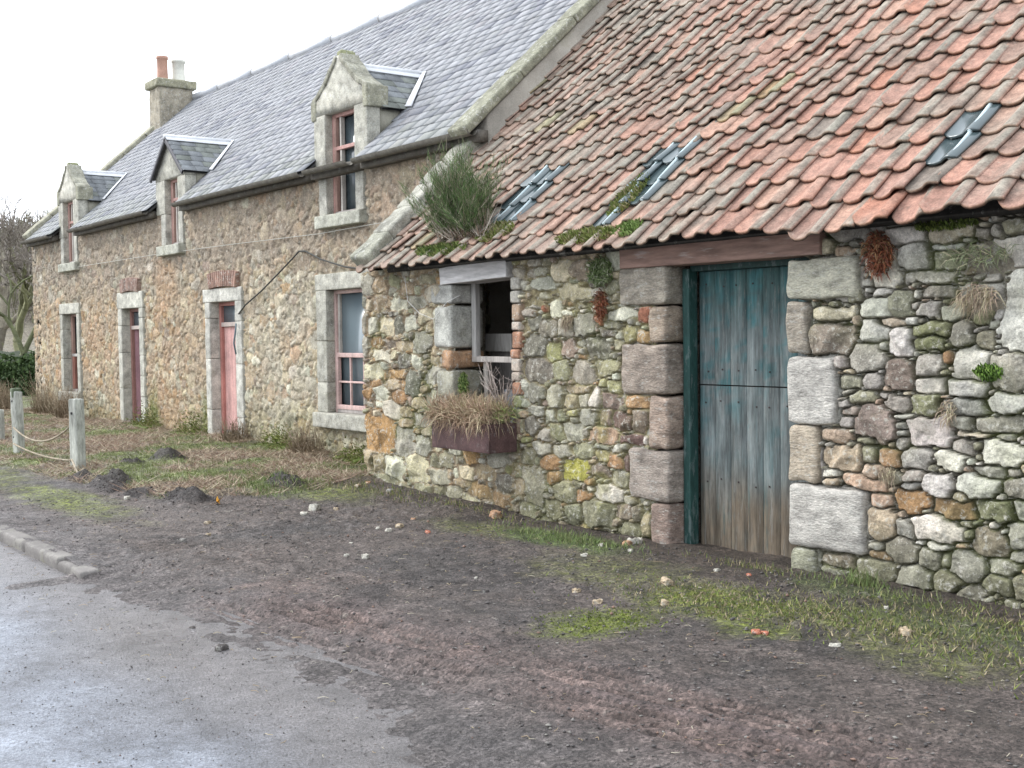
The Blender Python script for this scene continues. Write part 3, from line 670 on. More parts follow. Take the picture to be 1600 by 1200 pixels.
for i in range(-1, ncol):
    xb = -10.76 + i * COV
    for j in range(20):
        s0 = -.05 + j * GAU + .018 * vn(np.array(xb), np.array(j * .3), .9, 300) * 2 + tri.uniform(-.014, .014) - (.05 * tri.rand() if tri.rand() < .05 else 0)
        x0 = xb + .03 * float(vn(np.array(xb * .2), np.array(s0), .8, 301)) + tri.uniform(-.006, .006)
        xm = x0 + .125
        isg = False
        if i in (6, 7) and j in (2, 3, 4): isg = True
        if i in (13, 14) and j in (2, 3, 4): isg = True
        if i == 13 and j == 1: isg = True
        if i == 25 and j in (2, 3): isg = True
        lift = .032 + tri.uniform(0, .014); rot = R(tri.normal(0, 2.0)); wob = tri.normal(0, .04)
        if j == 0 and xm > -5.2 and xm < -4.9: s0 -= .06
        if j == 0 and -4.62 < xm < -4.37: rot, lift, s0 = R(7), -.02, s0 + .03      # slipped tile
        if tri.rand() < .04: rot += R(tri.uniform(-4, 4)); lift += .012
        TG = tile_geo(x0, s0, lift, rot, wob); TG[:2 * nx, 1] += tri.uniform(-.004, .004, 2 * nx); P = place(TG)
        if isg: GT.append((P, x0, s0)); continue
        c = np.array(clayp[tri.choice(len(clayp), p=cw)][0]) * np.array((1.03, .96, .90)) * tri.uniform(.85, 1.12)
        big = float(sstep(-.05, .45, fbm(np.array(xm), np.array(s0), .55, 320, 3)))
        old = big + float(sstep(-6.5, -9.5, np.array(xm))) * .45 + .55 * float(sstep(1.5, 4.2, np.array(s0 + .3 * (xm + 6))))
        grey = np.array((.235, .225, .185))
        c = c * (1 - .3 * min(1, old)) + grey * .3 * min(1, old)
        C = np.tile(c, (len(P), 1))
        # lichen crust along the roll, cleaner washed pan
        lic = np.clip((pn - .002) / .010, 0, 1) * (1.0 if tri.rand() < .85 else .15)
        lic = np.tile(lic, 2 * len(ss)); ns = vn(P[:, 0], P[:, 1], 26, 310) * .5 + .5
        pat = sstep(.0, .5, fbm(P[:, 0], P[:, 1] * 1.2, 2.6, 330, 4) + .25 * big); f = np.clip(np.maximum(lic * (.45 + ns * .9), pat * (.35 + .65 * ns)), 0, 1)[:, None] * .9
        C = C * (1 - f) + (np.array((.215, .205, .17)) * (.55 + .95 * (vn(P[:, 0], P[:, 1], 45, 311) * .5 + .5))[:, None]) * f
        lip = np.zeros(len(P)); lip[:nx] = 1
        f = (lip * .4)[:, None]; C = C * (1 - f) + np.array((.27, .15, .08)) * f
        o = len(ss) * nx; C[o:] = C[o:] * .55  # underside darkened: shade under the lips put into the tile colour
        if tri.rand() < .012: C = C * .6 + np.array((.25, .26, .12)) * .4
        TV.append(P); TF.append(tf + base); TC.append(C); base += len(P)
rf = mesh('pantile_roof', np.vstack(TV), np.vstack(TF), M['clay'], OB, np.vstack(TC), True)
# thin boards and battens under the tiles
b = MB()
P0 = RO + .12 * SU - .13 * NU; P1 = RO + 5.45 * SU - .13 * NU
for x0_, x1_ in ((-10.74, OX1 + .02),):
    V = [(x0_, P0[1], P0[2]), (x1_, P0[1], P0[2]), (x1_, P1[1], P1[2]), (x0_, P1[1], P1[2])]; V2 = [(a, b_ + .02, c_ - .03) for a, b_, c_ in V]
    b.add(V + V2, [(0, 1, 2, 3), (7, 6, 5, 4), (0, 4, 5, 1), (1, 5, 6, 2), (2, 6, 7, 3), (3, 7, 4, 0)], (.03, .028, .025))
    bk = (x0_, x1_); yb = 2 * P1[1]
    V = [(x0_, yb - P0[1], P0[2]), (x1_, yb - P0[1], P0[2]), (x1_, P1[1] + .02, P1[2]), (x0_, P1[1] + .02, P1[2])]; V2 = [(a, b_, c_ - .04) for a, b_, c_ in V]
    b.add(V + V2, [(3, 2, 1, 0), (4, 5, 6, 7), (1, 5, 4, 0), (2, 6, 5, 1), (3, 7, 6, 2), (0, 4, 7, 3)], (.2, .13, .1))
b.build('roof_deck', M['wood'], OB)
b = MB(); b.box(-11.2, OX1, OY + .02, OY + .3, 2.19, 2.235, (.12, .10, .08)); b.build('wall_plate', M['wood'], OB)
b = MB()
for k in range(24): b.rbox(-10.6 + k * .4, P1[1] + .01, P1[2] + .2, .2, .12, .1, .06, 3, .01, (.36, .2, .14))
b.build('ridge_tile', M['clay'], OB, smooth=True)
for P, x0, s0 in GT:
    gtile = mesh('glass_tile', P + NU * .004, tf, M['glasst'], OB, None, True)
    b = MB(); pts = []
    for s_ in np.linspace(-.004, TL * .82, 5):
        q = place(np.array([[x0 + .228, s0 + s_, .040 + .014 * (1 - s_ / TL) + .006]]))[0]; pts.append(tuple(q))
    b.tube(pts, .015, (.44, .53, .55), 8); b.build('glazing_roll', M['plain'], gtile, smooth=True)
# coping of the outbuilding's left end, climbing to the cottage wall
b = MB(); T = Matrix.Rotation(PIT, 4, 'X'); nseg = 5; L0, L1 = .06, 2.1
for k in range(nseg):
    s = L0 + (L1 - L0) * (k + .5) / nseg; p = RO + s * SU + .045 * NU
    b.rbox(-11.0, p[1], p[2], .175, (L1 - L0) / nseg / 2 - .002, .075, .035, 5, .02, (.30, .295, .25) if k else (.26, .26, .21), M=T, cvar=.45)
b.build('roof_coping', M['dressed'], OB, smooth=True)
b = MB(); P0 = RO; 
V = [(x, y, z) for x in (-11.34, -10.9) for (y, z) in ((6.62, 2.1), (7.8, 2.1), (7.8, 3.35), (6.62, 2.25))]
b.add(V, [(0, 3, 2, 1), (4, 5, 6, 7), (0, 4, 7, 3), (3, 7, 6, 2), (1, 2, 6, 5), (0, 1, 5, 4)], (.3, .28, .24)); b.build('coping_wall', M['render'], OB)
# ================================================================== COTTAGE
CY = 7.85; CX0, CX1 = -28.37, -10.75
CO = thing('stone_cottage', (-20., 7.85, -.15), 'long rubble stone cottage with blue slate roof, three dormers and pink doors', 'cottage')
SP = .90; EY, EZ = 7.66, 3.76; RY = 11.55; RZ = EZ + SP * (RY - EY)
def roofz(y): return EZ + SP * (y - EY)
PL = dict(b=3.2, p=2.2, o=1.3, g=1.4, k=1.6, w=.5, d=.7, c=.7)
def co_pal(x, z, rs):
    if x > -17 and z > 2.4: return pal_pick(rs, dict(b=3, p=2, k=2, g=1.6, o=.8, d=.6, c=.7, w=.3))
    if x > -17.1: return pal_pick(rs, dict(b=2.6, c=2, w=1.5, k=1.5, g=1.6, o=1.2, p=.8, d=.5))
    if z > 2.3: return pal_pick(rs, dict(b=2.6, p=2.2, g=2.2, d=1.4, k=1, w=.5))
    return pal_pick(rs, dict(b=3, k=2.2, o=2, c=1.2, p=1, g=.8, w=.6))
W1 = (-14.46, -13.30, .47, 2.13); D2 = (-18.37, -17.40, -.4, 2.08); D1 = (-22.5, -21.58, -.4, 2.08); W2 = (-26.15, -25.22, .41, 2.05)
DO3 = (-14.40, -13.62, 3.13, 3.9); DO2 = (-20.18, -19.60, 3.11, 3.9); DO1 = (-25.93, -25.25, 3.11, 3.9)
c_st = []
for (a, b_, c_, d_) in (W1, D2, D1, W2, DO3, DO2, DO1): c_st.append(((a + b_) / 2, (c_ + d_) / 2, (b_ - a) / 2 + .2, (d_ - c_) / 2 + .22, 'F', False))
for (cx, w) in ((-17.85, .6), (-22.05, .52)): c_st.append((cx, 2.42, w, .17, 'o', False))
for s in ((-11.6, 3.35, .18, .16), (-12.0, 3.1, .2, .13), (-12.45, 3.38, .17, .2), (-12.9, 3.15, .16, .14), (-11.9, 2.85, .14, .12), (-11.3, 3.05, .13, .2), (-15.0, 3.4, .16, .12), (-15.5, 3.2, .15, .11), (-12.1, 3.5, .14, .1), (-13.2, 2.75, .14, .2)):
    c_st.append(s + (('b', 'k', 'p', 'b')[int(-s[0] * 10) % 4], False))
cres = rubble(CX0, CX1, -.38, 3.75, .0165, c_st, 23,
              [(.15, .10, 250, .3, .12), (.11, .08, 1000, .35, .15), (.075, .06, 3500, .35, .2), (.05, .038, 7000, .4, .25), (.033, .026, 4000, .3, .3)], warp=.03)
def co_mort(X, Z):
    C = np.zeros(X.shape + (3,)) + np.array((.34, .275, .20))
    C = lerp(C, (.40, .36, .28), sstep(-17.5, -16, X) * sstep(2.7, 2., Z)); C = lerp(C, (.36, .24, .15), sstep(0, .5, fbm(X, Z, .8, 61)) * sstep(2.6, 1.6, Z) * .7)
    return C
def co_colmod(X, Z, C, tt, h):
    # thin skim of old mortar smeared over the stones
    sm = (.25 + .55 * sstep(-.2, .3, fbm(X, Z, 3.2, 62, 4))) * (1 - .45 * sstep(-13, -11, X))
    C = C * (1 - sm[..., None]) + co_mort(X, Z) * sm[..., None] * (1 + .3 * fbm(X, Z, 9, 63))[..., None]
    up = sstep(2.2, 2.9, Z + .2 * fbm(X, Z, 1, 64)) * .42
    C = C * (1 - up[..., None]) + np.array((.24, .205, .17)) * up[..., None]
    ft = sstep(.7, -.1, Z + .3 * fbm(X, Z, 1.8, 65)) * .5
    C = C * (1 - ft[..., None]) + np.array((.22, .215, .11)) * ft[..., None]
    for cx in (-21.1, -18.72, -20.9):
        s_ = np.exp(-((X - cx) / .13) ** 2) * sstep(.9, .2, Z) * .7; C = C * (1 - s_[..., None]) + np.array((.13, .16, .03)) * s_[..., None]
    old = sstep(-.1, .3, fbm(X, Z, .9, 66)) * np.exp(-((X + 20.3) / .9) ** 2) * .5; C = C * (1 - old[..., None]) + np.array((.38, .24, .14)) * old[..., None]
    return C
ho = [W1, D2, D1, W2, DO3, DO2, DO1]
cw_ = rubble_mesh('front_wall', M['cottage'], CO, CY, cres, co_pal, .016, .002, lambda X, Z: .004 + .006 * sstep(-17.5, -16.5, X) + .004 * sstep(0, .5, fbm(X, Z, 1.2, 5)), co_mort,
                  [(a - .02, b_ + .02, c_ - .02, d_ + .02) for a, b_, c_, d_ in ho], None, co_colmod)
# gable and rear walls
b = MB(); T_ = .5
for x0, x1 in ((CX1 - T_, CX1), (CX0, CX0 + T_)):
    b = MB()
    V = [(x, y, z) for x in (x0, x1) for (y, z) in ((CY + .01, -.4), (2 * RY - CY, -.4), (2 * RY - CY, 3.9), (RY, RZ - .02), (CY + .01, roofz(CY) - .02))]
    b.add(V, [(4, 3, 2, 1, 0), (5, 6, 7, 8, 9), (0, 1, 6, 5), (1, 2, 7, 6), (2, 3, 8, 7), (3, 4, 9, 8), (4, 0, 5, 9)], (.31, .285, .245))
    b.build('gable_wall', M['render'], CO)
b = MB(); b.box(CX0, CX1, 2 * RY - CY - .4, 2 * RY - CY, -.4, 3.85, (.3, .27, .22)); b.build('rear_wall', M['render'], CO)
# slates, laid one by one
def slates(b, x0, x1, s_len, org, su, nu, xu, seed, gau=.19, hole=None, wid=.28, dark=1.):
    rs = np.random.RandomState(seed); j = 0; s = -.03
    while s < s_len:
        ln = gau * 2.05 if s + gau * 2.05 < s_len + .05 else s_len - s + .03
        x = x0 - rs.uniform(0, wid)
        while x < x1:
            w = wid * rs.uniform(.75, 1.2); a = max(x, x0) + .003; e = min(x + w, x1) - .003; x += w
            if e - a < .03: continue
            if hole and hole((a + e) / 2, s + gau * .6): continue
            g_ = rs.uniform(.88, 1.1) * dark; c = np.array((.27, .28, .30)) * g_
            if rs.rand() < .12: c = np.array((.17, .18, .21)) * dark
            if rs.rand() < .06: c = np.array((.28, .28, .30))
            mm = float(sstep(.9, .1, np.array(s))) * .35 * rs.rand()
            c = c * (1 - mm) + np.array((.16, .18, .10)) * mm
            t0 = rs.uniform(-.008, .008); n0 = .024 + rs.uniform(0, .003); n1 = .003
            q = [(a, s + t0, n0), (e, s + t0 + rs.uniform(-.004, .004), n0 + rs.uniform(-.001, .001)), (e, s + ln, n1), (a, s + ln, n1)]
            q += [(p[0], p[1], p[2] - .008) for p in q]
            V = [org + xu * p[0] + su * p[1] + nu * p[2] for p in q]
            b.add(V, [(0, 1, 2, 3), (0, 4, 5, 1), (1, 5, 6, 2), (3, 7, 4, 0)], c)
        s += gau; j += 1
CP = math.atan(SP); csu = np.array((0, math.cos(CP), math.sin(CP))); cnu = np.array((0, -math.sin(CP), math.cos(CP))); XU = np.array((1., 0, 0))
CORG = np.array((0, EY, EZ)); CL = (RY - EY) / math.cos(CP)
DM = [(-14.0, .71, 5.06, 4.42, .40, 1.), (-19.93, .66, 4.92, 4.30, .30, 0.), (-25.55, .66, 5.0, 4.36, .34, 1.)]   # centre, half width, ridge z, eaves z
def dhole(x, s):
    y = EY + s * math.cos(CP); z = EZ + s * math.sin(CP)
    for cx, hw, rz_, ez, _, _ in DM:
        t = abs(x - cx) / hw
        if t < 1.0 and z < rz_ - (rz_ - ez) * t - .03 and y > CY - .3: return True
    return False
b = MB(); slates(b, CX0 + .33, CX1 - .30, CL, CORG, csu, cnu, XU, 3, hole=dhole)
b.build('slate_roof', M['slate'], CO)
b = MB()
V = [(CX0 + .2, EY + .02, EZ - .03), (CX1 - .1, EY + .02, EZ - .03), (CX1 - .1, RY, RZ - .04), (CX0 + .2, RY, RZ - .04), (CX0 + .2, 2 * RY - EY, EZ), (CX1 - .1, 2 * RY - EY, EZ)]
# boarding under the slates with dormer openings left out: strips between dormers
xsd = [CX0 + .2]
for cx, hw, *_ in sorted(DM): xsd += [cx - hw + .03, cx + hw - .03]
xsd += [CX1 - .1]
for k in range(len(xsd) - 1):
    a, e = xsd[k], xsd[k + 1]
    if k % 2 == 0: y0 = EY + .03
    else:
        rz_ = [d[2] for d in sorted(DM)][k // 2]; y0 = EY + (rz_ - EZ) / SP
    z0 = roofz(y0) - .03
    V = [(a, y0, z0), (e, y0, z0), (e, RY, RZ - .03), (a, RY, RZ - .03)]; V += [(p[0], p[1], p[2] - .05) for p in V]
    b.add(V, [(0, 1, 2, 3), (7, 6, 5, 4), (0, 4, 5, 1), (1, 5, 6, 2), (3, 2, 6, 7), (0, 3, 7, 4)], (.05, .05, .05))
V = [(CX0 + .2, 2 * RY - EY, EZ), (CX1 - .1, 2 * RY - EY, EZ), (CX1 - .1, RY + .02, RZ), (CX0 + .2, RY + .02, RZ)]; V += [(p[0], p[1], p[2] - .05) for p in V]
b.add(V, [(3, 2, 1, 0), (4, 5, 6, 7), (1, 5, 4, 0), (2, 6, 5, 1)], (.2, .2, .22))
b.build('roof_deck', M['slate'], CO)
b = MB(); x = CX0 + .3
while x < CX1 - .3:
    L = min(1.8, CX1 - .3 - x)
    b.tube([(x, RY, RZ + .04), (x + L - .02, RY, RZ + .04)], .085, (.50, .52, .55), 10); b.tube([(x + .02, RY, RZ + .04), (x + .05, RY, RZ + .04)], .095, (.3, .3, .3), 8); x += L
b.build('ridge_roll', M['lead'], CO, smooth=True)
# gable copings
def coping(x0, x1, ya, yb, lift, parent, col, n, name='gable_coping'):
    b = MB(); L = (yb - ya) / math.cos(CP); T = Matrix.Rotation(CP, 4, 'X')
    for k in range(n):
        s = L * (k + .5) / n; p = CORG + ((ya - EY) / math.cos(CP) + s) * csu + lift * cnu
        b.rbox((x0 + x1) / 2, p[1], p[2], (x1 - x0) / 2, L / n / 2 - .003, .055, .03, 4, .01, col, M=T, cvar=.25)
    return b.build(name, M['dressed'], parent, smooth=True)
coping(CX1 - .31, CX1 + .03, CY - .28, RY, .045, CO, (.22, .22, .165), 5)
coping(CX0 - .03, CX0 + .32, CY - .15, RY - .5, .05, CO, (.30, .29, .22), 6)
# chimney at the far gable
chm = MB(); chm.rbox(-28.02, 11.08, 6.75, .33, .42, .78, .03, 5, .015, (.31, .28, .22), cvar=.3)
ch = chm.build('chimney', M['dressed'], CO, smooth=True)
b = MB(); b.rbox(-28.02, 11.08, 7.56, .41, .5, .10, .04, 5, .01, (.28, .27, .19), cvar=.2); b.build('chimney_cap', M['dressed'], ch, smooth=True)
def pot(y, col, h, r, mat):
    b = MB(); z0 = 7.62; n = 18; V = []; rr = [(z0, r * 1.08), (z0 + h * .5, r), (z0 + h * .88, r), (z0 + h * .9, r * 1.13), (z0 + h, r * 1.13), (z0 + h, r * .85), (z0 + h * .5, r * .8)]
    for z, q in rr:
        for k in range(n): a = 2 * math.pi * k / n; V.append((-28.02 + q * math.cos(a), y + q * math.sin(a), z))
    b.add(V, [(i * n + k, i * n + (k + 1) % n, (i + 1) * n + (k + 1) % n, (i + 1) * n + k) for i in range(len(rr) - 1) for k in range(n)], col)
    return b.build('chimney_pot', mat, ch, smooth=True)
pot(10.88, (.42, .25, .19), .62, .125, M['plain'])['label'] = 'terracotta chimney pot'
pot(11.28, (.62, .62, .56), .58, .15, M['plain'])['label'] = 'pale cream chimney pot'
# gutter
def gutter(x0, x1):
    b = MB(); n = 8; V = []; xs_ = np.linspace(x0, x1, max(2, int((x1 - x0) / .3)))
    for x in xs_:
        dz = .012 * float(vn(np.array(x), np.array(0.), .6, 81))
        for k in range(n + 1):
            a = math.pi + math.pi * k / n; V.append((x, 7.62 + .062 * math.cos(a), 3.735 + dz + .062 * math.sin(a)))
    F = [(i * (n + 1) + k, i * (n + 1) + k + 1, (i + 1) * (n + 1) + k + 1, (i + 1) * (n + 1) + k) for i in range(len(xs_) - 1) for k in range(n)]
    b.add(V, F, (.13, .12, .10))
    for x in np.arange(x0 + .3, x1, .8): b.rbox(x, 7.69, 3.70, .012, .11, .012, .004, 1, 0, (.2, .19, .17))
    b.box(x0, x1, 7.70, 7.83, 3.62, 3.745, (.10, .09, .075))
    return b.build('gutter', M['iron'], CO)
for a, e in ((CX0 + .1, -26.24), (-24.86, -20.6), (-19.26, -14.72), (-14.6, -13.4), (-13.28, CX1 + .05)): gutter(a, e)
for i_ in range(0): pass
# stone surrounds, doors, windows
def surround(q, jw_l, jw_r, lh, sill, col, name='stone_surround', proud=.035, depth=.2, ztop=None):
    a, e, z0, z1 = q; b = MB(); y = CY - proud + depth / 2; rs = random
    def jamb(x, w, zlo, zhi):
        z = zlo
        while z < zhi - .01:
            L = min(rs.uniform(.35, .85), zhi - z)
            if zhi - z - L < .15: L = zhi - z
            cc = tuple(np.array(col) * rs.uniform(.88, 1.1)); b.rbox(x + rs.uniform(-.006, .006), y, z + L / 2, w / 2, depth / 2, L / 2 - .002, .012, 4, .006, cc, cvar=.25); z += L
    zb = z0 + (.0 if sill else -.0)
    jamb(a - jw_l / 2, jw_l, zb, z1); jamb(e + jw_r / 2, jw_r, zb, z1)
    if lh: b.rbox((a + e) / 2, y - .004, z1 + lh / 2, (e - a) / 2 + max(jw_l, jw_r) + .02, depth / 2, lh / 2, .012, 5, .006, col, cvar=.25)
    o = b.build(name, M['dressed'], CO, smooth=True)
    if sill:
        b = MB(); b.rbox((a + e) / 2, CY + .03, z0 - sill / 2, (e - a) / 2 + max(jw_l, jw_r) + .03, .14, sill / 2, .015, 5, .006, tuple(np.array(col) * .9), cvar=.25)
        b.build('window_sill', M['dressed'], CO, smooth=True)
    return o
sc = (.40, .39, .335)
PINK = (.50, .27, .24)
def sash(q, y, kind):
    global PINK
    a, e, z0, z1 = q; w = .05; b = MB(); zm = z0 + (z1 - z0) * .47
    PINK = {'near': (.52, .37, .34), 'far': (.34, .22, .19), 'dorm': (.44, .26, .23)}[kind]
    def bar(x0, x1, za, zb, yy=0, c=None, d=.03):
        c = PINK if c is None else c
        b.rbox((x0 + x1) / 2, y + yy, (za + zb) / 2, abs(x1 - x0) / 2, d, abs(zb - za) / 2, .006, 3, .002, c, cvar=.2)
    bar(a, a + w, z0, z1); bar(e - w, e, z0, z1); bar(a + w, e - w, z1 - w, z1); bar(a + w, e - w, z0, z0 + .05, c=(.33, .30, .28))
    fr = b.build('window_frame', M['paint'], CO, smooth=True)
    b = MB()
    if kind == 'near':
        bar(a + w, a + w + .045, zm, z1 - w, .03, (.45, .42, .38)); bar(a + w, a + w + .04, z0 + .05, zm, -.01); bar(e - w - .04, e - w, z0 + .05, zm, -.01)
        bar(a + w, e - w, zm - .03, zm + .03, -.005); bar(a + w, e - w, z0 + .05, z0 + .11, -.01)
        m = (a + e) / 2
        for xx in (a + w + (e - a - 2 * w) / 3, a + w + 2 * (e - a - 2 * w) / 3): bar(xx - .013, xx + .013, z0 + .11, zm - .03, -.01, d=.016)
        bar(a + w + .04, e - w - .04, (z0 + zm) / 2 + .03 - .013, (z0 + zm) / 2 + .03 + .013, -.012, d=.016)
    elif kind == 'far':
        bar(a + w, e - w, zm - .03, zm + .03, -.005, (.4, .38, .36)); bar(a + w, a + w + .13, z0 + .05, zm - .03, 0, (.28, .12, .09)); bar(a + w, a + w + .05, zm, z1 - w, 0, (.35, .22, .18))
    else:
        bar(a + w, e - w, zm - .02 + .25, zm + .03 + .25, 0); bar(a + w, a + w + .05, z0 + .05, z1 - w, 0, (.38, .24, .2)); bar(e - w - .05, e - w, z0 + .05, z1 - w, 0)
        bar(a + w + .14, a + w + .18, z0 + .05, z1 - w, .01, (.45, .42, .38))
    b.build('sash', M['paint'], fr, smooth=True)
    g_ = MB(); g_.box(a + w * .6, e - w * .6, y + .018 + (.02 if kind == 'near' else .03), y + .03 + (.02 if kind == 'near' else .03), z0 + .03, z1 - w * .5, (0, 0, 0))
    g_.build('pane', M['glassb' if kind != 'dorm' else 'glass'], fr)
    return fr
def box_reveal(q, parent=CO, name='reveal', depth=.32, col=(.30, .28, .24)):
    a, e, z0, z1 = q; b = MB(); t = .06; y0, y1 = CY + .12, CY + depth
    b.box(a - t, a - .001, y0, y1, z0, z1, col); b.box(e + .001, e + t, y0, y1, z0, z1, col); b.box(a - t, e + t, y0, y1, z1 + .001, z1 + t, col); b.box(a - t, e + t, y0, y1, z0 - t, z0 - .001, col)
    return b.build(name, M['render'], parent)
surround(W1, .28, .26, .22, .20, sc); sash(W1, CY + .12, 'near'); box_reveal(W1)
surround(W2, .18, .18, .22, .20, sc); sash(W2, CY + .17, 'far'); box_reveal(W2)
surround(D2, .19, .24, .21, 0, (.48, .47, .42)); surround(D1, .20, .20, .30, 0, (.46, .45, .39)); box_reveal(D2); box_reveal(D1)
def door(q, leafcol, openang, lab, col2):
    a, e, z0, z1 = q; z0 = -.13; y = CY + .17; w = .07; tz = z1 - .36
    b = MB()
    for x0, x1, za, zb, c in ((a, a + w, z0, z1, col2), (e - w, e, z0, z1, col2), (a + w, e - w, z1 - .06, z1, col2), (a + w, e - w, tz - .035, tz + .035, (.50, .42, .38))):
        b.rbox((x0 + x1) / 2, y, (za + zb) / 2, (x1 - x0) / 2, .04, (zb - za) / 2, .006, 4, .003, c, cvar=.25)
    fr = b.build('door_frame', M['paint'], CO, smooth=True)
    b = MB(); b.box(a + w, e - w, y + .01, y + .02, tz + .035, z1 - .06); b.build('fanlight_pane', M['glassb'], fr)
    b = MB(); n = 6; W = (e - a - 2 * w) / n
    for k in range(n):
        b.rbox((k + .5) * W, 0, (tz - .035 + z0 + .02) / 2, W / 2 - .004, .018, (tz - .035 - z0 - .02) / 2 - .004, .004, 5, .002, leafcol, cvar=.2, fr=3)
    b.rbox((e - a) / 2 - w, -.012, z0 + .07, (e - a) / 2 - w, .018, .07, .006, 4, .003, (.28, .29, .30))
    if openang: b.v = [np.array([Matrix.Rotation(openang, 4, 'Z') @ Vector(p) for p in v]) for v in b.v]
    hinge = np.array((a + w, y + .03, 0)); b.v = [v + hinge for v in b.v]
    lf = b.build('door_leaf', M['paint'], CO, smooth=True); lf['label'] = lab
    hb = MB(); p = Matrix.Rotation(openang, 4, 'Z') @ Vector(((e - a) - 2 * w - .08, -.03, .85)); hb.rbox(p.x + hinge[0], p.y + hinge[1] - .01, .85, .025, .03, .05, .012, 2, 0, (.05, .05, .05)); hb.build('door_handle', M['iron'], lf)
    bk = MB(); bk.box(a - .1, e + .1, y + .75, y + .78, z0, z1 + .1, (.02, .02, .02)); bk.build('hall_shade_panel', M['black'], CO)  # black panel paints in the darkness of the hall
door(D2, (.60, .36, .33), 0, 'faded pink plank door with flaking paint', (.46, .21, .18))
door(D1, (.24, .13, .145), R(14), 'dull mauve pink door hanging ajar', (.26, .14, .12))
# brick relieving arches over the doors
def arch(cx, w, z, col):
    b = MB(); n = int(w / .075)
    for k in range(n + 1):
        t = k / n * 2 - 1; T = Matrix.Rotation(R(13 * t), 4, 'Y')
        b.rbox(cx + t * w / 2, CY - .02, z - .03 * t * t, .031, .05, .125, .008, 2, .004, tuple(np.array(col) * random.uniform(.75, 1.2)), M=T)
    b.build('brick_arch', M['dressed'], CO, smooth=True)
arch(-17.82, 1.0, 2.44, (.30, .19, .15)); arch(-22.0, .85, 2.52, (.28, .19, .155))
